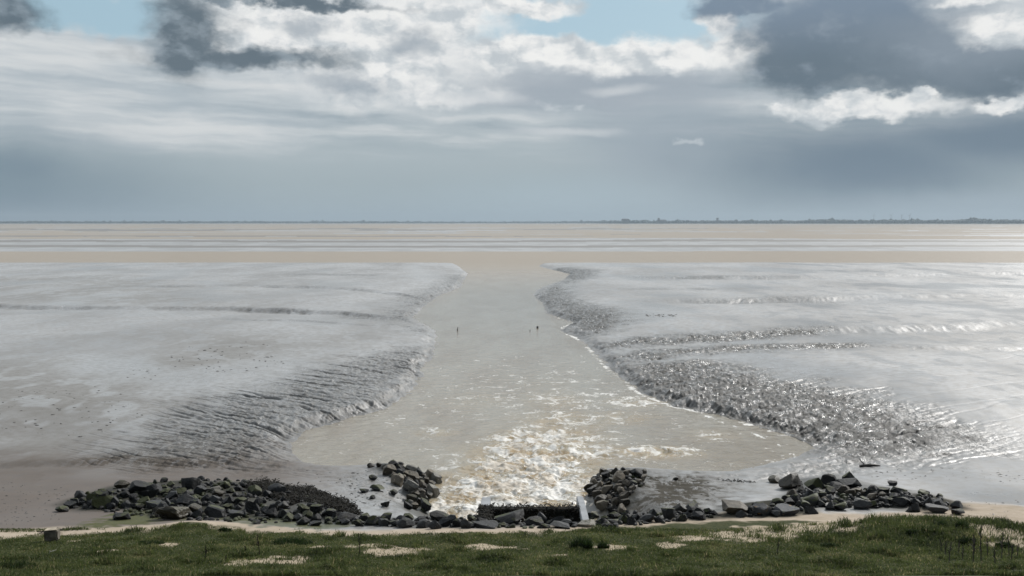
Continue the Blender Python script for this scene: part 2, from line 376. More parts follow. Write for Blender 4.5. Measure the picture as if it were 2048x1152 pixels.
    al = sst(sd_near(x, y, ALGAE, 6.0) + 0.9 * bn, 0.15, -0.35) * (1 - g)
    m['algae'] = al
    # dry sand belt below the grass; wide on the right, damp on the left
    so = ge + 0.75 + 0.5 * fbm(x * 0.7, y * 0.7, 3, 97) + 1.9 * sst(x, 5.0, 8.0) + 3.2 * sst(x, 10.5, 13.0) + 0.6 * sst(x, -9, -14)
    m['sand'] = sst(so - y, -0.35, 0.45) * (y < 40) * (1 - 0.9 * al)
    m['damp'] = sst(y + 6.0 * fbm(x * 0.10, y * 0.16, 4, 141), 42, 31) * sst(x, -3.5, -9.0) * (1 - g)
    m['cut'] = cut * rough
    m['rough'] = np.clip(rough * np.where(L, 0.62, 1.0) + 0.8 * face_all, 0, 1); m['pile'] = pile
    # far flats: bars and channels up to the other shore
    if far.any():
        xf, yf = x[far], y[far]
        v = 445 + CAM_H * F / yf
        v = v + (2.0 + 2.5 * sst(v, 498, 490)) * fbm(xf * 0.006, yf * 0.0015, 5, 101) * sst(v, 449, 458) + (xf / yf) * 1.0
        zf = np.full(xf.shape, -0.3); wf = np.zeros(xf.shape)
        for i in range(len(FAR) - 1):
            hi, lo = FAR[i][0], FAR[i + 1][0]
            mm = (v <= hi) & (v > lo)
            zf[mm] = FAR[i + 1][1]; wf[mm] = FAR[i + 1][2]
        mm = v <= FAR[-1][0]; zf[mm] = -0.3
        brk = fbm(xf * 0.0035, yf * 0.012, 4, 103)
        right = sst(xf / yf, 0.12, 0.34)
        zf = np.where((v < 474) & (v > 449) & (brk < -0.10 + 0.7 * right), -0.3, zf)
        bar = (v < 492) & (v > 452) & (zf < 0) & (brk > 0.16); zf = np.where(bar, 0.12, zf); wf = np.where(bar, 0.5, wf)
        z[far] = zf + 0.02 * fbm(xf * 0.02, yf * 0.02, 3, 104) * (zf > 0)
        wet = np.zeros_like(x); wet[far] = wf; m['wet'] = wet
    else:
        m['wet'] = np.zeros_like(x)
    br = np.zeros_like(x)
    for p_, a_ in zip(BROWN, (0.78, 0.5, 0.35)):
        br = np.maximum(br, a_ * sst(sd_near(x, y, p_, 25.0) + 7.0 * fbm(x * 0.05, y * 0.10, 5, 121), 6.0, -7.0))
    sm = sst(sd_near(x, y, DARK_MUD, 8.0) + 1.4 * bn, 1.6, -1.2); br = np.maximum(br, 0.95 * sm)
    z = z + sm * (0.05 * fbm(x * 0.9 + 0.7 * y, y * 1.6, 4, 131, 0.6) - 0.02)
    gm = sst(sd_near(x, y, GLINT_MUD, 8.0) + 0.8 * bn, 0.8, -0.8)
    z = z + gm * 0.07 * fbm(x * 2.6, y * 1.6, 4, 133, 0.65)
    m['rough'] = np.maximum(m['rough'], np.maximum(0.35 * gm, 0.8 * sm))
    m['brown'] = br * (1 - m['sand'])
    if far.any():
        strip = np.zeros_like(x); strip[far] = (wf < 0.2) & (zf > 0); m['brown'] = np.maximum(m['brown'], strip)
    # films of standing water on the near flats
    film = np.maximum(sst(fbm(x * 0.10 + 5, y * 0.05, 4, 111), -0.05, 0.30), 0.7 * sst(fbm(x * 0.6, y * 0.32, 3, 113), 0.0, 0.25)) * (1 - m['rough']) * (1 - m['sand']) * (1 - pile) * (1 - sm)
    m['wet'] = np.where(far, 0.6 * m['wet'], film)
    return z, m
def gz(x, y):
    return float(land(np.array([x], float), np.array([y], float))[0][0])

# ---------------------------------------------------------------- mesh helpers
def grid_mesh(name, X, Y, Z, attrs, smooth=True):
    nr, nc = X.shape
    co = np.stack([X, Y, Z], -1).reshape(-1, 3).astype(np.float32)
    i = np.arange(nr * nc).reshape(nr, nc)
    q = np.stack([i[:-1, :-1], i[:-1, 1:], i[1:, 1:], i[1:, :-1]], -1).reshape(-1, 4)
    return raw_mesh(name, co, q, attrs, smooth)
def raw_mesh(name, co, faces, attrs=None, smooth=True):
    me = D.meshes.new(name)
    co = np.asarray(co, np.float32); faces = np.asarray(faces, np.int32)
    nf, k = faces.shape
    me.vertices.add(len(co)); me.vertices.foreach_set('co', co.ravel())
    me.loops.add(nf * k); me.loops.foreach_set('vertex_index', faces.ravel())
    me.polygons.add(nf); me.polygons.foreach_set('loop_start', np.arange(nf, dtype=np.int32) * k)
    me.polygons.foreach_set('use_smooth', np.full(nf, smooth))
    me.update(calc_edges=True)
    for a, v in (attrs or {}).items():
        at = me.attributes.new(a, 'FLOAT', 'POINT'); at.data.foreach_set('value', np.asarray(v, np.float32).ravel())
    return me
def tag(o, label=None, cat=None, group=None, kind=None):
    if label: o['label'] = label
    if cat: o['category'] = cat
    if group: o['group'] = group
    if kind: o['kind'] = kind
    return o
def link(name, me, mat=None, parent=None):
    o = D.objects.new(name, me); col.objects.link(o)
    if mat and not me.materials: me.materials.append(mat)
    if parent: o.parent = parent
    return o
def bm_obj(name, bm, mat, parent=None, smooth=False):
    me = D.meshes.new(name); bm.to_mesh(me); bm.free()
    for p in me.polygons: p.use_smooth = smooth
    return link(name, me, mat, parent)

# ---------------------------------------------------------------- materials
def new_mat(name):
    m = D.materials.new(name); m.use_nodes = True
    t = NT(m.node_tree); b = m.node_tree.nodes['Principled BSDF']
    return m, t, b
def simple_mat(name, c, rough=0.8, nscale=6.0, var=0.35, bump=0.0):
    m, t, b = new_mat(name)
    tc = t.node('ShaderNodeTexCoord').outputs['Object']
    n = t.noise(tc, nscale, 5, 0.6)
    lo = tuple(x * (1 - var) for x in c) + (1,); hi = tuple(min(1, x * (1 + var)) for x in c) + (1,)
    t.put(b.inputs['Base Color'], t.mix(t.ss(n, 0.3, 0.7), lo, hi)); b.inputs['Roughness'].default_value = rough
    if bump:
        bn = t.node('ShaderNodeBump'); bn.inputs['Strength'].default_value = bump; bn.inputs['Distance'].default_value = 0.03
        t.put(bn.inputs['Height'], t.noise(tc, nscale * 4, 5, 0.65)); t.put(b.inputs['Normal'], bn.outputs[0])
    return m

def mud_material():
    m, t, b = new_mat('tidal_ground')
    P = t.node('ShaderNodeTexCoord').outputs['Object']
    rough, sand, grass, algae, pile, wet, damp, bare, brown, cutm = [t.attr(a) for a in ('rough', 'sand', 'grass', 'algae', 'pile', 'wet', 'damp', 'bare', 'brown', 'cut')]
    dryish = t.m('MULTIPLY', brown, t.m('MULTIPLY_ADD', wet, -0.8, 1.0))
    n1 = t.noise(t.vm('MULTIPLY', P, (0.10, 0.05, 1)), 1.0, 6, 0.55)
    n2 = t.noise(P, 2.5, 6, 0.65); n3 = t.noise(P, 14.0, 5, 0.65)
    mud = t.mix(t.ss(n1, 0.35, 0.65), (0.185, 0.182, 0.176, 1), (0.325, 0.326, 0.322, 1))
    mud = t.mix(t.ss(n2, 0.35, 0.75), mud, (0.165, 0.152, 0.132, 1))
    mud = t.mix(t.m('MULTIPLY', dryish, 0.9), mud, t.mix(n2, (0.155, 0.138, 0.112, 1), (0.105, 0.094, 0.078, 1)))
    mud = t.mix(t.m('MULTIPLY', rough, 0.80), mud, (0.055, 0.052, 0.044, 1)); mud = t.mix(t.m('MULTIPLY', cutm, 0.6), mud, (0.030, 0.028, 0.024, 1))  # rill cuts: darker gully mud, with the shade they hold put into the colour
    mud = t.mix(t.m('MULTIPLY', damp, 0.92), mud, t.mix(n2, (0.075, 0.064, 0.056, 1), (0.16, 0.132, 0.112, 1)))
    sandc = t.mix(t.ss(n2, 0.3, 0.7), (0.40, 0.335, 0.265, 1), (0.32, 0.265, 0.20, 1))
    sandc = t.mix(t.ss(n3, 0.55, 0.75), sandc, (0.30, 0.24, 0.17, 1))
    c = t.mix(sand, mud, sandc)
    alg = t.mix(t.ss(n3, 0.35, 0.65), (0.045, 0.055, 0.018, 1), (0.085, 0.085, 0.028, 1))
    alg = t.mix(t.ss(n2, 0.62, 0.75), alg, (0.16, 0.09, 0.035, 1))
    c = t.mix(t.m('MULTIPLY', algae, 0.92), c, alg)
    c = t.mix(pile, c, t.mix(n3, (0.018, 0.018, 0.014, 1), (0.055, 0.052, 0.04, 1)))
    gr = t.mix(t.ss(n3, 0.35, 0.7), (0.022, 0.032, 0.010, 1), (0.07, 0.068, 0.03, 1))
    c = t.mix(grass, c, gr)
    c = t.mix(t.m('MULTIPLY', bare, 0.75), c, t.mix(n3, (0.27, 0.22, 0.15, 1), (0.40, 0.335, 0.25, 1)))
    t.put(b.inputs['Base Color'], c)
    glint = t.ss(t.noise(t.vm('MULTIPLY', P, (3.2, 1.5, 1)), 1.0, 4, 0.65), 0.50, 0.60)
    dry = t.m('MAXIMUM', t.m('MAXIMUM', sand, grass), t.m('MAXIMUM', bare, t.m('MULTIPLY', damp, 0.85)))
    rg = t.m('ADD', t.m('MULTIPLY', n2, 0.14), 0.36)
    rg = t.m('SUBTRACT', t.m('ADD', rg, 0.05), t.m('MULTIPLY', wet, 0.19))
    rg = t.m('SUBTRACT', rg, t.m('MULTIPLY', rough, t.m('MULTIPLY_ADD', glint, 0.16, 0.10)))
    rg = t.m('ADD', rg, t.m('MULTIPLY', dry, 0.5), clamp=True)
    t.put(b.inputs['Roughness'], rg)
    matt = t.m('MULTIPLY', rough, t.m('MULTIPLY_ADD', glint, -1.35, 1.0))
    t.put(b.inputs['Specular IOR Level'], t.m('MULTIPLY_ADD', t.m('ADD', t.m('MULTIPLY', matt, 1.45), dryish), -0.28, t.m('MULTIPLY_ADD', dry, -0.4, 0.5)))
    b.inputs['IOR'].default_value = 1.5
    bn = t.node('ShaderNodeBump'); bn.inputs['Distance'].default_value = 0.10
    amp = t.m('ADD', t.m('MULTIPLY_ADD', t.m('SUBTRACT', 1.0, wet), 0.10, 0.015), t.m('MULTIPLY', rough, 0.85))
    t.put(bn.inputs['Strength'], amp)
    hgt = t.m('ADD', t.noise(t.vm('MULTIPLY', P, (1.0, 0.5, 1)), 4.0, 7, 0.75), t.m('MULTIPLY', n3, 0.3))
    t.put(bn.inputs['Height'], hgt); t.put(b.inputs['Normal'], bn.outputs[0])
    return m

def water_material():
    m, t, b = new_mat('turbid_water')
    P = t.node('ShaderNodeTexCoord').outputs['Object']
    foam, turb, farw = t.attr('foam'), t.attr('turb'), t.attr('far')
    n1 = t.noise(t.vm('MULTIPLY', P, (0.35, 0.12, 1)), 1.0, 5, 0.6)
    tan = t.mix(t.ss(n1, 0.35, 0.65), (0.240, 0.214, 0.160, 1), (0.190, 0.155, 0.102, 1))
    na = t.noise(t.vm('MULTIPLY', P, (0.9, 0.7, 1)), 0.9, 5, 0.62, 0.8)
    amber = t.m('MULTIPLY', t.ss(na, 0.45, 0.57), t.m('MULTIPLY', turb, 1.0, clamp=True))
    tan = t.mix(turb, tan, (0.36, 0.30, 0.195, 1))
    tan = t.mix(t.m('MULTIPLY', amber, 0.8), tan, (0.30, 0.19, 0.06, 1))
    tan = t.mix(farw, tan, (0.27, 0.215, 0.15, 1))
    # foam: torn streaks where the race breaks
    Pd = t.vm('ADD', P, t.vm('MULTIPLY', t.vm('SUBTRACT', t.noise(P, 0.8, 3, 0.5, color=True), (0.5, 0.5, 0.5)), (1.6, 1.6, 0)))
    f1 = t.m('ADD', t.m('MULTIPLY', t.noise(t.vm('MULTIPLY', Pd, (1.0, 0.8, 1)), 1.0, 5, 0.6), 0.45), t.m('MULTIPLY', t.noise(t.vm('MULTIPLY', Pd, (1.0, 0.75, 1)), 4.2, 6, 0.7), 0.55))
    f2 = t.noise(t.vm('MULTIPLY', Pd, (0.5, 0.5, 1)), 0.9, 6, 0.6)
    ridge = t.m('SUBTRACT', 1.0, t.m('MULTIPLY', t.m('ABSOLUTE', t.m('SUBTRACT', f2, 0.5)), 9.0), clamp=True)
    val = t.m('ADD', t.m('ADD', f1, t.m('MULTIPLY', ridge, 0.10)), t.m('MULTIPLY_ADD', foam, 0.27, -0.207))
    fm = t.ss(val, 0.47, 0.585)
    fm = t.m('MULTIPLY', t.m('MULTIPLY', fm, t.ss(foam, 0.0, 0.12)), t.m('MULTIPLY_ADD', amber, -0.5, 1.0))
    t.put(b.inputs['Base Color'], t.mix(t.m('MULTIPLY', fm, 0.92), tan, (0.72, 0.705, 0.665, 1)))
    t.put(b.inputs['Roughness'], t.m('ADD', t.m('MULTIPLY_ADD', farw, 0.30, 0.08), t.m('MULTIPLY', fm, 0.4)))
    b.inputs['IOR'].default_value = 1.33; t.put(b.inputs['Specular IOR Level'], t.m('MULTIPLY_ADD', farw, -0.27, 0.5))
    bn = t.node('ShaderNodeBump'); bn.inputs['Distance'].default_value = 0.10
    w1 = t.noise(t.vm('MULTIPLY', P, (1.0, 1.6, 1)), 1.6, 6, 0.65, 0.3)
    t.put(bn.inputs['Strength'], t.m('ADD', t.m('MULTIPLY_ADD', farw, 0.30, 0.50), t.m('MULTIPLY', turb, 0.35)))
    t.put(bn.inputs['Height'], t.m('ADD', w1, t.m('MULTIPLY', fm, 0.25))); t.put(b.inputs['Normal'], bn.outputs[0])
    return m

# ---------------------------------------------------------------- ground sheet
def rows_cols(pys, cols):
    d = np.array([on_z(1024, p, 0.0)[1] for p in pys])
    return d
def build_ground():
    pys = np.concatenate([np.arange(446.0, 470, 0.6), np.arange(470, 560, 0.8), np.arange(560, 640, 0.8), np.arange(640, 940, 0.62), np.arange(940, 1150, 1.0)])
    ys = CAM_H * F / (pys - 445.0)
    ys = np.concatenate([ys, np.arange(ys[-1] - 0.04, 17.6, -0.045), np.linspace(17.5, -12, 24)])
    inner = np.linspace(-0.58, 0.58, 1300)
    outer = np.array([0.6, 0.66, 0.75, 0.9, 1.15, 1.5, 2.0, 3.0])
    k = np.concatenate([-outer[::-1], inner, outer])
    Y = np.repeat(ys[:, None], len(k), 1); wy = np.maximum(ys, 16.0)
    X = wy[:, None] * k[None, :]
    z, m = land(X.ravel(), Y.ravel())
    m.pop('dist')
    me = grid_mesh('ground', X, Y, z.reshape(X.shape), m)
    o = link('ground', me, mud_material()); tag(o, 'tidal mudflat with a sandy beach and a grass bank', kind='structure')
build_ground()

# ---------------------------------------------------------------- water sheet
WX = lambda px, py: on_z(px, py, 0.0)
RACE = [(1010, 1010, 190, 42, 1.05), (1060, 965, 190, 34, 1.0), (1090, 905, 170, 30, 0.85), (1070, 985, 130, 60, 1.0), (1060, 930, 150, 45, 0.95), (1100, 880, 130, 40, 0.75), (1120, 840, 110, 30, 0.6), (1110, 800, 90, 25, 0.55), (1090, 765, 90, 25, 0.35),
        (1310, 905, 110, 14, 0.8), (1010, 880, 45, 14, 0.8), (940, 1010, 70, 30, 0.7), (1270, 805, 80, 16, 0.6), (1230, 835, 120, 18, 0.5), (870, 865, 60, 12, 0.45), (950, 800, 90, 22, 0.4),
        (1180, 1015, 70, 25, 0.8), (1420, 870, 90, 20, 0.35), (900, 960, 60, 20, 0.5)]
def build_water():
    pys = np.concatenate([np.arange(446.0, 540, 0.8), np.arange(540, 1130, 0.9)])
    ys = CAM_H * F / (pys - 445.0)
    inner = np.linspace(-0.57, 0.57, 900); outer = np.array([0.62, 0.75, 1.0, 1.6, 3.0])
    k = np.concatenate([-outer[::-1], inner, outer])
    Y = np.repeat(ys[:, None], len(k), 1); X = ys[:, None] * k[None, :]
    x, y = X.ravel(), Y.ravel()
    u = 1024 + F * x / (y * math.cos(PITCH)); v = 445 + CAM_H * F / y
    turb = np.zeros_like(x); foam = np.zeros_like(x)
    for px, py, rx, ry, a in RACE:
        cx, cy = WX(px, py); ex = WX(px + rx, py)[0] - cx; ey = WX(px, py - ry)[1] - cy
        g = a * np.exp(-(((x - cx) / ex) ** 2 + ((y - cy) / ey) ** 2))
        foam = np.maximum(foam, g)
    turb = sst(foam, 0.1, 0.9) * sst(y, 66, 36)
    foam = np.maximum(foam, (0.20 + 0.24 * np.exp(-((u - 1120) / 170) ** 2)) * sst(y, 78, 50) * (np.abs(x) < 16))
    sel = (y < 120) & (np.abs(x) < 25)
    dc = np.full(x.shape, -9.0); dc[sel] = poly_sd(x[sel], y[sel], CHAN)
    edge = np.exp(-((dc + 0.12 + 0.3 * fbm(x * 0.8, y * 0.5, 3, 210)) / 0.26) ** 2) * np.clip(0.62 + 1.4 * fbm(x * 0.4, y * 0.25, 4, 211), 0.2, 1.05) * (x > 3) * sst(y, 105, 80) * sst(y, 41, 45)
    foam = np.maximum(foam, 1.0 * edge)
    # second line of scum where the race meets the still corner on the right
    pts = [WX(1400, 826), WX(1450, 846), WX(1510, 868), WX(1560, 890)]
    lx = np.array([p[0] for p in pts]); ly = np.array([p[1] for p in pts])
    t = np.abs(y - np.interp(x, lx, ly)); ok = (x > lx[0]) & (x < lx[-1])
    foam = np.maximum(foam, np.where(ok, 0.7 * np.exp(-((t + 0.5 * fbm(x * 0.7, y * 0.5, 3, 212)) / 0.4) ** 2), 0))
    far = sst(y, 90, 240)
    w = (0.022 + 0.030 * sst(y, 80, 45)) * fbm(x * 1.3, y * 1.5, 4, 201, 0.6) + turb * (0.24 * fbm(x * 1.1, y * 1.0, 4, 202, 0.62) + 0.08 * np.abs(fbm(x * 3.1, y * 2.2, 3, 203)))
    w = w * sst(y, 300, 120) + turb * 0.04
    me = grid_mesh('water', X, Y, w.reshape(X.shape), {'foam': foam, 'turb': turb, 'far': far})
    o = link('water', me, water_material()); tag(o, 'brown tidal water running out through the mud', kind='structure')
build_water()

# ---------------------------------------------------------------- finding the ground under a pixel of the photograph
def cast(pxs, pys, ymin=17.6, ymax=110.0, n=420):
    pxs = np.asarray(pxs, float); pys = np.asarray(pys, float)
    t = np.geomspace(ymin, ymax, n)
    rx = (pxs - 1024) / F; u = (576 - pys) / F
    ry = math.cos(PITCH) + u * math.sin(PITCH); rz = -math.sin(PITCH) + u * math.cos(PITCH)
    T = t[None, :] / ry[:, None]
    X = rx[:, None] * T; Y = ry[:, None] * T; Z = CAM_H + rz[:, None] * T
    g = land(X.ravel(), Y.ravel())[0].reshape(X.shape)
    hit = (Z <= np.maximum(g, 0.0)); k = np.argmax(hit, 1); k = np.where(hit.any(1), k, n - 1)
    k0 = np.maximum(k - 1, 0); i = np.arange(len(pxs))
    a = Z[i, k0] - g[i, k0]; b = g[i, k] - Z[i, k]; f = np.clip(a / (a + b + 1e-9), 0, 1)
    Tm = T[i, k0] + f * (T[i, k] - T[i, k0])
    x, y = rx * Tm, ry * Tm
    return x, y, np.maximum(land(x, y)[0], 0.0), Tm       # Tm = distance along the optical axis

# ---------------------------------------------------------------- rocks
def rock_material(name, lo, hi, moss=0.0, mossc=((0.022, 0.028, 0.007, 1), (0.062, 0.066, 0.018, 1)), rough=0.62, stain=0.0):
    m, t, b = new_mat(name)
    P = t.node('ShaderNodeTexCoord').outputs['Object']
    rnd = t.node('ShaderNodeObjectInfo').outputs['Random']
    Pr = t.vm('ADD', P, t.xyz(t.m('MULTIPLY', rnd, 37.0), t.m('MULTIPLY', rnd, 11.0), 0.0))
    n1 = t.noise(Pr, 2.2, 6, 0.62); n2 = t.noise(Pr, 9.0, 5, 0.65)
    v = t.m('ADD', t.m('MULTIPLY', n1, 0.7), t.m('MULTIPLY', rnd, 0.3))
    c = t.mix(t.ss(v, 0.3, 0.72), lo + (1,), hi + (1,))
    c = t.mix(t.ss(n2, 0.60, 0.74), c, tuple(min(1, x * 3.0) for x in hi) + (1,))
    nz = t.node('ShaderNodeSeparateXYZ'); t.l.new(t.node('ShaderNodeNewGeometry').outputs['Normal'], nz.inputs[0])
    if moss > 0:
        f = t.ss(t.m('ADD', t.m('MULTIPLY', nz.outputs[2], 0.35), t.m('ADD', t.noise(Pr, 1.6, 4, 0.6), t.m('MULTIPLY', t.m('SUBTRACT', rnd, 0.5), 0.25))), 0.98 - 0.4 * moss, 1.10 - 0.4 * moss)
        c = t.mix(f, c, t.mix(n2, *mossc))
    if stain > 0:
        f = t.m('MULTIPLY', t.ss(t.noise(Pr, 3.0, 4, 0.6), 0.60, 0.70), stain)
        c = t.mix(f, c, (0.20, 0.115, 0.03, 1))
    t.put(b.inputs['Base Color'], c); b.inputs['Roughness'].default_value = rough; b.inputs['Specular IOR Level'].default_value = 0.3
    bn = t.node('ShaderNodeBump'); bn.inputs['Strength'].default_value = 0.7; bn.inputs['Distance'].default_value = 0.04
    t.put(bn.inputs['Height'], t.m('ADD', n1, t.m('MULTIPLY', n2, 0.6))); t.put(b.inputs['Normal'], bn.outputs[0])
    return m
RM = {'d': rock_material('dark_basalt', (0.007, 0.0072, 0.0073), (0.025, 0.0255, 0.025), 0.5, rough=0.65),
      'm': rock_material('mossy_basalt', (0.008, 0.0085, 0.0075), (0.024, 0.025, 0.022), 1.0),
      's': rock_material('slate_grey', (0.012, 0.0125, 0.013), (0.040, 0.0415, 0.042), 0.12, stain=0.0),
      'o': rock_material('slate_with_lichen', (0.018, 0.020, 0.023), (0.046, 0.05, 0.056), 0.2, stain=0.8),
      'p': rock_material('pale_stone', (0.12, 0.115, 0.10), (0.27, 0.25, 0.21), 0.1),
      'b': rock_material('brown_stone', (0.045, 0.038, 0.028), (0.165, 0.140, 0.103), 0.1),
      'w': rock_material('weed_hung_rock', (0.010, 0.009, 0.006), (0.035, 0.028, 0.015), 0.30, ((0.020, 0.018, 0.006, 1), (0.05, 0.042, 0.014, 1)), 0.5)}
def rock_mesh(shape, mat, seed):
    r = random.Random(seed)
    bm = bmesh.new(); bmesh.ops.create_icosphere(bm, subdivisions=4, radius=1.0)
    planes = []
    for i in range({'r': 11, 'a': 15, 'f': 12, 't': 13, 'w': 7}[shape]):
        n = Vector((r.gauss(0, 1), r.gauss(0, 1), r.gauss(0, 0.8))).normalized()
        planes.append((n, r.uniform(0.40, 0.70) if shape != 'r' else r.uniform(0.58, 0.84)))
    if shape == 't':
        for a in (0.3, 1.9, 3.4, 4.9):
            a += r.uniform(-0.4, 0.4); planes.append((Vector((math.cos(a), math.sin(a), 0.75)).normalized(), r.uniform(0.40, 0.52)))
    if shape == 'f': planes.append((Vector((r.uniform(-.12, .12), r.uniform(-.12, .12), 1)).normalized(), 0.5))
    off = Vector((r.uniform(0, 50), r.uniform(0, 50), r.uniform(0, 50)))
    rr = 0.10 if shape == 'w' else 0.035
    for v in bm.verts:
        for n, d in planes:
            e = v.co.dot(n) - d
            if e > 0: v.co -= n * e
        nrm = v.co.normalized()
        v.co += nrm * (rr * mnoise.fractal(v.co * 1.7 + off, 1.0, 2.0, 4) + (0.07 * mnoise.fractal(v.co * 6 + off, 1.0, 2.0, 2) if shape == 'w' else 0.018 * mnoise.noise(v.co * 9 + off)))
    lo = [min(v.co[k] for v in bm.verts) for k in range(3)]; hi = [max(v.co[k] for v in bm.verts) for k in range(3)]
    for v in bm.verts:
        for k in range(3): v.co[k] = (v.co[k] - lo[k]) / (hi[k] - lo[k]) - (0.5 if k < 2 else 0.0)
    me = D.meshes.new('rock'); bm.to_mesh(me); bm.free()
    for p in me.polygons: p.use_smooth = True
    me.set_sharp_from_angle(angle=R(22))
    me.materials.append(RM[mat])
    return me
_rock_cache = {}
def get_rock(shape, mat, k):
    key = (shape, mat, k)
    if key not in _rock_cache: _rock_cache[key] = rock_mesh(shape, mat, hash(shape) * 0 + sum(ord(c) for c in shape + mat) * 31 + k * 7919)
    return _rock_cache[key]

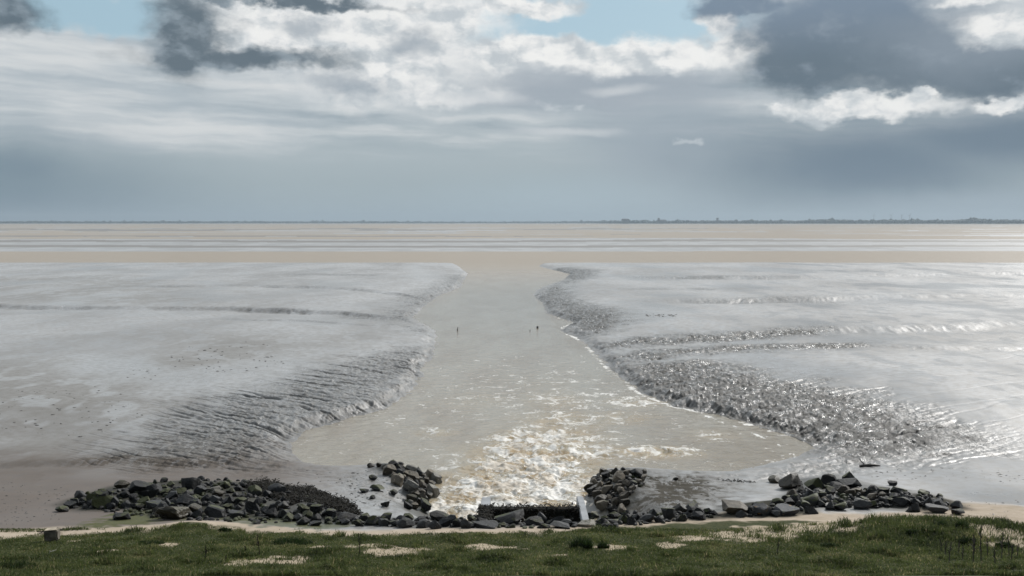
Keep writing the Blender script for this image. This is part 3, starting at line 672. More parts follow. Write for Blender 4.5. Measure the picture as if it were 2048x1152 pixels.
L1, L2, L3, L4, L5 = 'left rock pile', 'row of rocks along the sand', 'right rock pile', 'left channel bank', 'right channel bank'
HAND = [  # photo pixel of the middle, width, height, stone, shape, label
    (327, 961, 14, 8, 'd', 'a', 'small dark stone lying alone on the mud beyond the left pile'),
    (241, 971, 28, 14, 'w', 't', 'low triangular dark rock just beyond the far edge of the left pile'),
    (160, 992, 25, 19, 's', 'r', 'grey boulder with a mossy foot at the far left end of the pile'),
    (272, 980, 38, 22, 'd', 'r', 'big rounded black boulder on the crest of the left pile'),
    (301, 982, 34, 22, 'd', 'a', 'black angular boulder beside the big rounded one on the crest'),
    (374, 972, 34, 26, 'd', 'r', 'tall black boulder standing highest on the left pile'),
    (396, 984, 32, 16, 's', 'a', 'blue grey slate boulder at the foot of the tallest black one'),
    (227, 1006, 18, 21, 's', 'a', 'upright grey stone with a pale face near the left end'),
    (202, 1008, 38, 22, 'm', 'a', 'wide moss covered block near the left end of the pile'),
    (182, 1009, 24, 14, 'd', 'a', 'dark block squeezed left of the wide mossy block'),
    (292, 993, 42, 11, 'd', 'f', 'long flat dark slab below the black crest boulders'),
    (302, 1013, 29, 11, 's', 'f', 'slanted slab with a pale rusty top in the left pile'),
    (333, 1009, 15, 20, 's', 'a', 'narrow upright stone with a pale edge in the left pile'),
    (369, 1002, 34, 20, 's', 'a', 'blunt blue grey block in the middle of the left pile'),
    (121, 1020, 24, 10, 'm', 'r', 'small mossy rock on the beach at the left tip of the pile'),
    (138, 1013, 24, 10, 'd', 'f', 'low dark slab behind the small mossy beach rock'),
    (239, 1036, 34, 10, 'd', 'f', 'long dark slab lying by itself on the green algae'),
    (338, 1031, 62, 22, 'w', 'w', 'wide dark weed covered lump at the front of the left pile'),
    (388, 1029, 23, 16, 'd', 'a', 'dark block with a mossy shoulder right of the weedy lump'),
    (551, 981, 34, 20, 's', 'r', 'big brown grey boulder bedded in dark seaweed'),
    (408, 999, 20, 19, 's', 't', 'pointed grey stone leaning left in the left pile'),
    (425, 1002, 27, 14, 's', 't', 'pointed slate stone with a ridge in the left pile'),
    (455, 1001, 25, 20, 'd', 't', 'pointed black stone above the mossy hollow'),
    (428, 981, 26, 7, 'p', 'f', 'thin pale slab lying flat near the crest of the left pile'),
    (480, 1004, 24, 14, 'm', 'r', 'bright mossy round stone right of the pointed black one'),
    (503, 1017, 32, 22, 'd', 'a', 'large dark block with a mossy crown in the left pile'),
    (527, 1022, 17, 16, 's', 'a', 'pale faced grey block right of the dark mossy crowned one'),
    (426, 1027, 46, 15, 'd', 'f', 'long black slab at the sandy front of the left pile'),
    (470, 1031, 26, 14, 's', 'f', 'grey slab tilted at the front of the left pile'),
    (486, 1028, 13, 15, 's', 'a', 'narrow leaning slate stone at the front of the left pile'),
    (518, 1040, 15, 9, 'd', 'a', 'small dark stone on the sand below the left pile'),
    (510, 1046, 18, 6, 'd', 'r', 'low half buried stone on the sand in front of the left pile'),
    (540, 1029, 26, 16, 'd', 'a', 'dark wedge shaped stone low in the left pile'),
    (548, 1016, 16, 19, 's', 'f', 'smooth leaning grey slab below the seaweed'),
    (569, 1028, 24, 17, 'm', 't', 'pointed mossy rock near the right end of the left pile'),
    (606, 1044, 25, 13, 'd', 'a', 'dark block on the sand where the pile thins out'),
    (617, 1032, 20, 16, 'm', 'r', 'round yellow green mossy rock at the thin end of the pile'),
    (633, 1038, 20, 15, 'd', 'a', 'dark pointed block next to the yellow green mossy rock'),
    (657, 1029, 30, 15, 'd', 't', 'dark pointed rock at the tip of the seaweed'),
    (628, 1049, 22, 7, 's', 'f', 'thin grey slab flat on the sand right of the left pile'),
    (690, 1038, 34, 12, 'd', 'a', 'long dark rock where the left pile meets the row'),
    (688, 1046, 20, 9, 'd', 'r', 'small rounded dark stone below the long dark rock'),
    (742, 1043, 28, 18, 'd', 'a', 'dark blocky stone with a grey corner in the sand row'),
    (810, 1049, 34, 17, 's', 'a', 'grey pitted block in the sand row left of the yellow stone'),
    (846, 1050, 24, 15, 's', 'r', 'grey round stone touched by a yellow patch in the sand row'),
    (868, 1051, 26, 17, 's', 't', 'grey pointed stone right of the yellow patched one'),
    (877, 1037, 38, 15, 'd', 'a', 'wide dark stone at the edge of the white water'),
    (916, 1047, 22, 16, 'd', 'r', 'round black stone left of the concrete outfall'),
    (968, 1044, 30, 22, 'd', 'a', 'black block leaning on the left outfall wall'),
    (971, 1054, 44, 8, 's', 'f', 'low grey slab on the sand left of the outfall'),
    (1003, 1049, 16, 12, 'm', 't', 'small mossy stone in front of the outfall'),
    (1022, 1038, 54, 26, 'd', 'a', 'huge dark block in front of the outfall beam'),
    (1068, 1042, 36, 20, 'd', 'a', 'dark block right of the huge outfall block'),
    (1085, 1034, 24, 30, 's', 't', 'upright rock with a pale right edge before the outfall beam'),
    (1089, 1052, 21, 11, 'd', 'r', 'small dark stone sunk in the sand before the outfall'),
    (1113, 1040, 36, 22, 'd', 'a', 'dark sloping block in the middle of the outfall row'),
    (1135, 1047, 26, 14, 's', 'f', 'light slab tilted right of the dark sloping block'),
    (1122, 1053, 40, 9, 's', 'f', 'long thin grey slab lying on sand before the outfall'),
    (1156, 1031, 34, 18, 'd', 'r', 'round dark rock against the right outfall wall'),
    (1173, 1048, 36, 13, 'p', 'f', 'pale topped slab at the sand right of the outfall'),
    (1186, 1032, 28, 16, 'd', 'a', 'dark rock just right of the right outfall wall'),
    (1201, 1043, 26, 17, 'd', 'a', 'black cube like stone by the trickle right of the outfall'),
    (1226, 1043, 22, 12, 'd', 'a', 'dark flat stone right of the black cube like one'),
    (1232, 1031, 28, 14, 'd', 'a', 'dark wet stone at the right edge of the white water'),
    (1300, 1040, 30, 12, 's', 'f', 'grey slab with a bright rim in the row right of the outfall'),
    (1384, 1017, 30, 20, 's', 'a', 'tall grey green block highest in the row right of the outfall'),
    (1364, 1020, 26, 18, 'w', 'r', 'dark weedy boulder left of the tall grey green block'),
    (1397, 1034, 26, 14, 's', 'r', 'smooth grey rock in front of the tall grey green block'),
    (1470, 1012, 22, 14, 's', 'r', 'smooth rounded grey boulder left of the lichen rocks'),
    (1474, 1022, 50, 16, 'b', 'f', 'long brown topped rock at the left end of the right pile'),
    (1484, 1030, 20, 12, 's', 't', 'light grey pointed rock in front of the brown topped one'),
    (1530, 1023, 38, 22, 'o', 'a', 'slate block streaked with orange lichen at the grass edge'),
    (1574, 1022, 46, 17, 'o', 'a', 'wide dark slate rock with an orange tinted top'),
    (1556, 1030, 22, 9, 's', 'f', 'small slanted slate slab between the lichen rocks'),
    (1583, 966, 42, 28, 'w', 't', 'dark seaweed draped peak at the far left of the right pile'),
    (1554, 962, 32, 9, 'w', 'r', 'low seaweedy rock on the mud left of the draped peak'),
    (1661, 962, 34, 20, 'd', 'r', 'rounded black boulder on the crest of the right pile'),
    (1700, 958, 26, 24, 'd', 't', 'black pyramid rock standing up from the right pile'),
    (1628, 968, 36, 26, 'm', 't', 'big mossy dark boulder right of the draped peak'),
    (1702, 972, 48, 13, 'd', 'f', 'long dark slab sloping below the pyramid rock'),
    (1690, 982, 28, 16, 'b', 'r', 'brown rounded rock catching light in the right pile'),
    (1558, 1006, 26, 14, 'm', 'r', 'rounded green grey rock at the left corner of the right pile'),
    (1581, 1006, 24, 15, 's', 'a', 'grey blocky rock next to the rounded green one'),
    (1625, 1003, 40, 17, 'd', 'a', 'wide dark block in the middle of the right pile'),
    (1626, 1022, 24, 16, 'd', 'a', 'dark lone block on the sand below the right pile'),
    (1660, 1014, 22, 15, 's', 'a', 'light grey stone at the sandy foot of the right pile'),
    (1684, 1015, 28, 15, 'd', 'a', 'dark stone on the sand line of the right pile'),
    (1722, 1012, 34, 17, 's', 'f', 'stack like layered grey slab at the sand line'),
    (1748, 981, 24, 14, 'd', 'r', 'smooth black dome shaped boulder on the right pile'),
    (1770, 984, 24, 12, 'd', 'r', 'flat topped dark boulder right of the dome shaped one'),
    (1800, 985, 34, 10, 'd', 'f', 'long flat dark rock with a mossy top on the right pile'),
    (1850, 989, 30, 9, 'm', 'f', 'flat mossy rock at the far right of the pile'),
    (1882, 993, 13, 9, 'd', 'a', 'small dark round stone on the sand behind the right pile'),
    (1803, 1006, 32, 15, 'd', 'r', 'rounded dark boulder at the sandy front right of centre'),
    (1837, 1008, 24, 16, 's', 'a', 'grey boulder facing the sand in the right pile'),
    (1860, 1008, 24, 20, 's', 'a', 'bluish faced upright boulder in the right pile'),
    (1880, 1010, 28, 16, 's', 'a', 'sloping slate boulder behind the front slabs'),
    (1913, 1012, 26, 16, 's', 'a', 'striped grey boulder at the right tip of the pile'),
    (1827, 1017, 28, 17, 'd', 'a', 'dark block with a light top standing out on the sand'),
    (1878, 1022, 40, 11, 's', 'f', 'long bluish slab lying on the sand at the right tip'),
    (1918, 1026, 25, 11, 'd', 'a', 'short dark slab at the right end on the sand'),
    (1787, 968, 17, 7, 'd', 'f', 'small dark stone alone on the mud behind the right pile'),
    (1352, 958, 10, 6, 'w', 'r', 'tiny dark stone in the shallow water right of the right bank'),
    (1163, 956, 10, 6, 'w', 'r', 'wet dark stone in the water off the right channel bank'),
    (725, 983, 18, 8, 'd', 'a', 'dark stone bedded in the mud left of the left bank'),
    (744, 957, 16, 9, 'd', 'a', 'dark stone in the mud below the head of the left bank'),
    (752, 978, 24, 9, 'd', 'f', 'dark elongated stone pointing at the left channel bank'),
    (784, 986, 16, 10, 'd', 't', 'small pointed dark stone in the mud by the left bank'),
    (771, 1011, 18, 8, 'd', 'f', 'thin dark stone in the mud low on the left bank'),
    (745, 995, 11, 7, 'd', 'r', 'small round stone in the pale mud by the left bank'),
    (740, 932, 14, 8, 'w', 'r', 'leftmost dark stone at the head of the left channel bank'),
    (759, 930, 12, 8, 'w', 'r', 'round dark stone second at the head of the left bank'),
    (787, 930, 22, 14, 'd', 't', 'peaked dark rock topping the left channel bank'),
    (1206, 944, 16, 14, 'w', 'a', 'dark knob at the head of the right channel bank'),
    (1270, 948, 26, 18, 'd', 't', 'tilted dark wedge on the right channel bank'),
    (1206, 1001, 28, 18, 'w', 'r', 'large wet black boulder at the foot of the right bank'),
]
FILL = [  # polygon, how many, sizes, stones, label, group
    ([(130, 1010), (175, 990), (260, 974), (370, 968), (480, 970), (530, 985), (610, 1012), (690, 1032), (680, 1046), (560, 1038), (470, 1030), (400, 1030), (300, 1020), (200, 1015)], 48, (15, 27),
     'ddddmmmmssw', {'d': 'dark rock filling the left rock pile', 'm': 'mossy rock filling the left rock pile', 's': 'grey rock filling the left rock pile', 'w': 'weedy rock filling the left rock pile'}, 'left rock pile'),
    ([(640, 1032), (760, 1034), (860, 1038), (960, 1036), (1180, 1034), (1240, 1028), (1340, 1026), (1430, 1018), (1430, 1030), (1330, 1042), (1220, 1050), (1060, 1052), (900, 1052), (700, 1048)], 34, (15, 28),
     'ddddssm', {'d': 'dark rock in the row along the sand', 'm': 'mossy rock in the row along the sand', 's': 'grey rock in the row along the sand'}, 'row of rocks along the sand'),
    ([(1440, 1020), (1550, 1006), (1600, 980), (1680, 968), (1780, 985), (1880, 996), (1900, 1010), (1780, 1010), (1690, 1012), (1600, 1016), (1500, 1030)], 34, (15, 27),
     'ddddmmssb', {'d': 'dark rock filling the right rock pile', 'm': 'mossy rock filling the right rock pile', 's': 'grey rock filling the right rock pile', 'b': 'brown rock filling the right rock pile'}, 'right rock pile'),
    ([(765, 930), (800, 930), (880, 954), (868, 985), (848, 1020), (810, 1012), (820, 985), (790, 960)], 36, (16, 36),
     'bbbppdsw', {'b': 'brown slab on the left channel bank', 'p': 'pale slab on the left channel bank', 'd': 'dark slab on the left channel bank', 's': 'grey slab on the left channel bank', 'w': 'weedy slab on the left channel bank'}, 'left channel bank'),
    ([(1200, 940), (1290, 940), (1290, 962), (1256, 990), (1245, 1022), (1205, 1012), (1172, 982)], 36, (16, 30),
     'bbdwwdb', {'b': 'brown rock on the right channel bank', 'd': 'dark rock on the right channel bank', 'w': 'weedy rock on the right channel bank'}, 'right channel bank'),
]
def in_poly(x, y, poly):
    c = False; n = len(poly)
    for i in range(n):
        ax, ay = poly[i]; bx, by = poly[(i + 1) % n]
        if (ay > y) != (by > y) and x < (bx - ax) * (y - ay) / (by - ay) + ax: c = not c
    return c
def build_rocks():
    r = random.Random(5)
    spec = [(cx, cy, w, h, k, s, lab, None) for cx, cy, w, h, k, s, lab in HAND]
    for poly, count, (s0, s1), kinds, labs, grp in FILL:
        bank = 'channel bank' in grp
        xs = [p[0] for p in poly]; ys = [p[1] for p in poly]; done = 0; tries = 0
        mine = []
        while done < count and tries < 9000:
            tries += 1
            x, y = r.uniform(min(xs), max(xs)), r.uniform(min(ys), max(ys))
            if not in_poly(x, y, poly): continue
            w = r.uniform(s0, s1) * r.uniform(0.85, 1.15); h = w * r.uniform(0.5, 0.75)
            tight = 0.62 if tries < 5000 else 0.45
            if any(((x - a[0]) / (tight * 0.5 * (w + a[2]))) ** 2 + ((y - a[1]) / (tight * 0.5 * (h + a[3]))) ** 2 < 1 for a in spec): continue
            k = r.choice(kinds)
            s = r.choice('aarft') if not bank else r.choice('ffaf' if grp.startswith('left') else 'araf')
            spec.append((x, y, w, h, k, s, labs[k], grp)); done += 1
    cx = np.array([a[0] for a in spec]); base = np.array([a[1] + 0.42 * a[3] for a in spec])
    X, Y, Z, T = cast(cx, base)
    for i, (px, py, w, h, k, s, lab, grp) in enumerate(spec):
        me = get_rock(s, k, r.randrange(3))
        o = link('rock', me)
        px_m = T[i] / F
        W = w * px_m * (1.12 if grp is None else 1.02); Hh = h * px_m * 1.0 + 0.08 * W
        if 950 < px < 1240 and py > 1025: Hh *= 0.72
        dep = W * r.uniform(0.65, 0.95)
        flip = r.choice((0, math.pi)) + r.uniform(-0.35, 0.35)
        tilt = (r.uniform(-0.28, 0.28), r.uniform(-0.28, 0.28))
        if grp and 'bank' in grp:
            sgn = 1 if 'left' in grp else -1
            flip = -0.55 * sgn + r.uniform(-0.35, 0.35); tilt = (r.uniform(0.0, 0.3), 0.30 * sgn + r.uniform(-0.15, 0.15)); dep = W * r.uniform(0.4, 0.7)
        o.scale = (W, dep, Hh * 1.2)
        o.rotation_euler = (tilt[0], tilt[1], flip)
        o.location = (X[i], Y[i] + dep * 0.35, Z[i] - 0.27 * Hh)
        tag(o, lab, 'rock', grp and 'rocks of the ' + grp)
build_rocks()
def build_rubble():
    r = random.Random(9); vb = [np.array([v.co[:] for v in rock_mesh_low(k)[0]]) for k in range(5)]
    pts = []
    for (poly, cnt, ss, kinds, labs, grp), n, sz in zip(FILL, (620, 330, 420, 150, 170), ((8, 18), (8, 17), (8, 18), (8, 18), (8, 17))):
        xs = [p[0] for p in poly]; ys = [p[1] for p in poly]
        if grp == 'left rock pile': poly = [(120, 1010), (170, 990), (260, 968), (380, 958), (480, 962), (560, 976), (620, 1000), (700, 1022), (700, 1044), (560, 1042), (420, 1038), (300, 1030), (220, 1022)]; xs = [p[0] for p in poly]; ys = [p[1] for p in poly]
        while n:
            x, y = r.uniform(min(xs) - 6, max(xs) + 6), r.uniform(min(ys), max(ys) + 6)
            if in_poly(x, y, poly) or in_poly(x, y - 5, poly): pts.append((x, y, r.uniform(*sz))); n -= 1
    P = np.array(pts); X, Y, Z, T = cast(P[:, 0], P[:, 1]); co, fs, k = [], [], 0
    for i in range(len(P)):
        v, f = LOW[r.randrange(5)]
        w = P[i, 2] * T[i] / F; a = r.uniform(0, 6.28); R_ = np.array([[math.cos(a), math.sin(a)], [-math.sin(a), math.cos(a)]])
        q = v * np.array([w, w * r.uniform(0.6, 1.0), w * r.uniform(0.5, 0.8)]); q[:, :2] = q[:, :2] @ R_
        co.append(q + np.array([X[i], Y[i], Z[i] - 0.05 * w])); fs.append(f + k); k += len(v)
    o = link('rubble', raw_mesh('rubble', np.concatenate(co), np.concatenate(fs), None, False), M_RUB); tag(o, 'small dark rubble packed between the boulders', kind='stuff')
LOW = []
def rock_mesh_low(k):
    r = random.Random(100 + k); bm = bmesh.new(); bmesh.ops.create_icosphere(bm, subdivisions=2, radius=0.5)
    pl = [(Vector((r.gauss(0, 1), r.gauss(0, 1), r.gauss(0, 1))).normalized(), r.uniform(0.27, 0.4)) for _ in range(9)]
    for v in bm.verts:
        for n, d in pl:
            e = v.co.dot(n) - d
            if e > 0: v.co -= n * e
    vs = np.array([v.co[:] for v in bm.verts]) + np.array([0, 0, 0.25]); f = np.array([[v.index for v in q.verts] for q in bm.faces]); bm.free()
    LOW.append((vs, f)); return ([], None)
def rubble_material():
    m, t, b = new_mat('rubble_stone'); P = t.node('ShaderNodeTexCoord').outputs['Object']
    n1 = t.noise(P, 2.5, 4, 0.6); n2 = t.noise(P, 0.8, 3, 0.6)
    c = t.mix(t.ss(n1, 0.35, 0.7), (0.006, 0.006, 0.006, 1), (0.034, 0.033, 0.031, 1)); c = t.mix(t.ss(n2, 0.52, 0.62), c, t.mix(n1, (0.018, 0.023, 0.007, 1), (0.05, 0.055, 0.014, 1)))
    t.put(b.inputs['Base Color'], c); b.inputs['Roughness'].default_value = 0.65; b.inputs['Specular IOR Level'].default_value = 0.3
    return m
M_RUB = rubble_material()
build_rubble()

# ---------------------------------------------------------------- concrete outfall with its weed hung beam
M_CONC = simple_mat('weathered_concrete', (0.25, 0.26, 0.27), 0.6, 3.0, 0.18, 0.25)
M_WEED = simple_mat('dark_seaweed', (0.011, 0.0095, 0.006), 0.75, 8.0, 0.6, 0.6); M_WEED.node_tree.nodes['Principled BSDF'].inputs['Specular IOR Level'].default_value = 0.12
def box_bm(x0, x1, y0, y1, z0, z1, bev=0.02):
    bm = bmesh.new(); bmesh.ops.create_cube(bm, size=1)
    for v in bm.verts: v.co = Vector(((x0 + x1) / 2 + v.co.x * (x1 - x0), (y0 + y1) / 2 + v.co.y * (y1 - y0), (z0 + z1) / 2 + v.co.z * (z1 - z0)))
    if bev: bmesh.ops.bevel(bm, geom=list(bm.edges), offset=bev, segments=2, affect='EDGES')
    return bm
def leaf_cloud(name, pts, size, mat, parent=None, droop=0.5, seed=1):
    """many small weed blades lying and hanging on a set of points"""
    g = np.random.default_rng(seed); n = len(pts); pts = np.asarray(pts, float)
    a = g.uniform(0, 2 * np.pi, n); L = size * g.uniform(0.5, 1.4, n); wd = L * g.uniform(0.25, 0.45, n)
    dz = g.uniform(-droop, 0.45, n)
    d = np.stack([np.cos(a), np.sin(a), dz], 1); s = np.stack([-np.sin(a), np.cos(a), g.uniform(-0.5, 0.5, n)], 1)
    c0 = pts - s * wd[:, None] * 0.3; c1 = pts + s * wd[:, None] * 0.3
    m0 = pts + d * (L * 0.55)[:, None] - s * wd[:, None] * 0.5 + np.array([0, 0, 0.25]) * L[:, None]; m1 = m0 + s * wd[:, None]
    tip0 = pts + d * L[:, None] - s * wd[:, None] * 0.15; tip1 = tip0 + s * wd[:, None] * 0.3
    co = np.stack([c0, c1, m1, m0, tip1, tip0], 1).reshape(-1, 3)
    i = np.arange(n)[:, None] * 6
    f = np.concatenate([i + np.array([0, 1, 2, 3]), i + np.array([3, 2, 4, 5])], 0)
    return link(name, raw_mesh(name, co, f, None, True), mat, parent)
def build_outfall():
    root = D.objects.new('outfall', None); col.objects.link(root); root.location = (0.6, 27.0, 0.0)
    tag(root, 'concrete sluice outfall with two low walls and a seaweed hung beam between them', 'outfall')
    inv = Matrix.Translation((-0.6, -27.0, 0))
    def add(name, bm, mat, parent=root, smooth=False):
        if parent is root: bmesh.ops.transform(bm, matrix=inv, verts=bm.verts)
        return bm_obj(name, bm, mat, parent, smooth)
    g = np.random.default_rng(3)
    def weed(parent, n, x0, x1, y0, y1, z0, z1, size, seed):
        p = np.stack([g.uniform(x0, x1, n), g.uniform(y0, y1, n), g.uniform(z0, z1, n)], 1) - np.array([0.6, 27.0, 0])
        return leaf_cloud('seaweed', p, size, M_WEED, parent, 1.2, seed)
    wl = add('wing_wall', box_bm(-0.89, -0.62, 26.0, 28.8, -0.7, 0.95), M_CONC)
    weed(wl, 1100, -0.93, -0.58, 25.85, 27.85, 0.0, 0.99, 0.10, 4); weed(wl, 420, -0.93, -0.58, 27.4, 28.6, 0.1, 0.78, 0.09, 5)
    weed(wl, 900, -0.91, -0.60, 25.9, 27.8, 0.93, 1.0, 0.11, 14)
    wr = add('wing_wall', box_bm(1.90, 2.10, 26.15, 28.9, -0.7, 0.95), M_CONC)
    weed(wr, 700, 1.84, 1.92, 26.2, 28.5, 0.0, 0.84, 0.10, 6)
    bmx = add('crossbeam', box_bm(-0.62, 1.90, 27.55, 27.85, 0.70, 0.94), M_WEED)
    weed(bmx, 2600, -0.62, 1.90, 27.5, 27.9, 0.52, 1.02, 0.10, 7)
    pil = None
    for x in (-0.1, 0.42, 0.95, 1.4):
        p = add('pile', box_bm(x - 0.05, x + 0.05, 27.62, 27.74, -0.6, 0.66), M_WEED)
build_outfall()

# ---------------------------------------------------------------- seaweed, stones and scraps nobody could count
def region_points(poly, n, seed, jitter=None):
    g = np.random.default_rng(seed); p = np.array(poly); out = []
    while sum(len(o) for o in out) < n:
        q = np.stack([g.uniform(p[:, 0].min(), p[:, 0].max(), 4000), g.uniform(p[:, 1].min(), p[:, 1].max(), 4000)], 1)
        out.append(np.array([a for a in q if in_poly(a[0], a[1], poly)]))
    q = np.concatenate(out)[:n]
    return cast(q[:, 0], q[:, 1], n=260)
def build_litter():
    pts = []
    for poly, n, hgt in (([(490, 970), (530, 964), (575, 972), (640, 985), (700, 1010), (724, 1030), (690, 1032), (640, 1012), (600, 1004), (585, 1012), (540, 996), (500, 985)], 9000, 0.26),
                         ([(300, 1026), (345, 1020), (370, 1030), (368, 1038), (310, 1040)], 500, 0.25), ([(1562, 975), (1580, 960), (1605, 966), (1600, 978)], 260, 0.2),
                         ([(1430, 958), (1500, 962), (1520, 966), (1460, 964)], 120, 0.03)):
        x, y, z, T = region_points(poly, n, len(pts) + 3)
        g = np.random.default_rng(n)
        pts.append(np.stack([x, y, z + np.abs(0.5 + fbm(x * 1.5, y * 1.5, 3, 301)) * hgt * g.uniform(0.1, 1, len(x))], 1))
    o = leaf_cloud('seaweed', np.concatenate(pts), 0.085, M_WEED, None, 0.9, 12); tag(o, 'dark bladder wrack heaped at the end of the left rock pile', kind='stuff')
    # stones and scraps
    P = []
    for poly, n in (([(0, 960), (120, 975), (240, 1000), (150, 1040), (0, 1055)], 150), ([(690, 950), (735, 938), (800, 960), (815, 1000), (780, 1020), (700, 1000)], 130), ([(1880, 935), (2048, 940), (2048, 968), (1760, 960), (1680, 945)], 80),
                    ([(0, 780), (230, 770), (300, 830), (180, 880), (0, 860)], 110), ([(380, 690), (480, 680), (600, 700), (560, 740), (300, 760), (200, 770)], 110), ([(1290, 628), (1352, 628), (1352, 634), (1296, 634)], 60), ([(1940, 995), (2040, 1000), (2048, 1030), (1900, 1035)], 25),
                    ([(1300, 950), (1420, 956), (1440, 1000), (1330, 1000)], 60), ([(600, 935), (700, 950), (740, 1000), (690, 1000)], 40)):
        x, y, z, T = region_points(poly, n, 77 + n); P.append(np.stack([x, y, z, T / F], 1))
    P = np.concatenate(P); g = np.random.default_rng(8)
    bm = bmesh.new(); bmesh.ops.create_icosphere(bm, subdivisions=1, radius=1.0)
    base = np.array([v.co[:] for v in bm.verts]); fc = np.array([[v.index for v in f.verts] for f in bm.faces]); bm.free()
    co, fs = [], []
    for i, (x, y, z, m) in enumerate(P):
        w = m * g.uniform(0.8, 2.6) ** 1.3 * 0.6; q = base * (1 + 0.25 * g.standard_normal((len(base), 1))) * np.array([w * g.uniform(0.8, 2.2), w, w * 0.55])
        a = g.uniform(-0.6, 0.6); q[:, :2] = q[:, :2] @ np.array([[math.cos(a), math.sin(a)], [-math.sin(a), math.cos(a)]])
        co.append(q + np.array([x, y, z])); fs.append(fc + i * len(base))
    o = link('gravel', raw_mesh('gravel', np.concatenate(co), np.concatenate(fs), None, False), simple_mat('wet_scraps', (0.045, 0.042, 0.034), 0.5, 3.0, 0.5)); tag(o, 'dark stones and weed scraps strewn over the mud', kind='stuff')
build_litter()

# ---------------------------------------------------------------- grass
def grass_material(name, dark, green, straw):
    m, t, b = new_mat(name)
    tone = t.attr('tone')
    c = t.ramp(tone, [(0.0, dark + (1,)), (0.58, green + (1,)), (0.82, tuple(0.5 * (a + c2) for a, c2 in zip(green, straw)) + (1,)), (1.0, straw + (1,))])
    t.put(b.inputs['Base Color'], c); b.inputs['Roughness'].default_value = 0.6; b.inputs['Specular IOR Level'].default_value = 0.2
    tr = t.node('ShaderNodeBsdfTranslucent'); t.put(tr.inputs['Color'], c)
    mx = t.node('ShaderNodeMixShader'); mx.inputs[0].default_value = 0.5
    out = [n for n in t.n if n.type == 'OUTPUT_MATERIAL'][0]
    t.l.new(b.outputs[0], mx.inputs[1]); t.l.new(tr.outputs[0], mx.inputs[2]); t.l.new(mx.outputs[0], out.inputs[0])
    return m
M_GRASS = grass_material('grass_blades', (0.031, 0.045, 0.014), (0.098, 0.122, 0.038), (0.33, 0.28, 0.15))
M_TUFT = grass_material('tuft_blades', (0.014, 0.028, 0.008), (0.032, 0.055, 0.014), (0.15, 0.13, 0.06))
def blade_mesh(name, x, y, z, L, w, lean, tone, g):
    n = len(x); a = g.uniform(0, 2 * np.pi, n); f = g.uniform(0, 2 * np.pi, n)
    d = np.stack([np.cos(a), np.sin(a), np.zeros(n)], 1); s = np.stack([np.cos(f), np.sin(f), np.zeros(n)], 1)
    p = np.stack([x, y, z], 1); up = np.array([0, 0, 1.0])
    hw = (s * (w * 0.5)[:, None])
    mid = p + up * (L * 0.6)[:, None] + d * (L * lean * 0.35)[:, None]
    tip = p + up * (L * np.maximum(1 - 0.45 * lean, 0.15))[:, None] + d * (L * lean)[:, None]
    co = np.stack([p - hw, p + hw, mid + hw * 0.8, mid - hw * 0.8, tip], 1).reshape(-1, 3)
    i = np.arange(n)[:, None] * 5
    tri = np.concatenate([i + np.array([0, 1, 2]), i + np.array([0, 2, 3]), i + np.array([3, 2, 4])], 0)
    return raw_mesh(name, co, tri, {'tone': np.repeat(tone, 5)}, True)
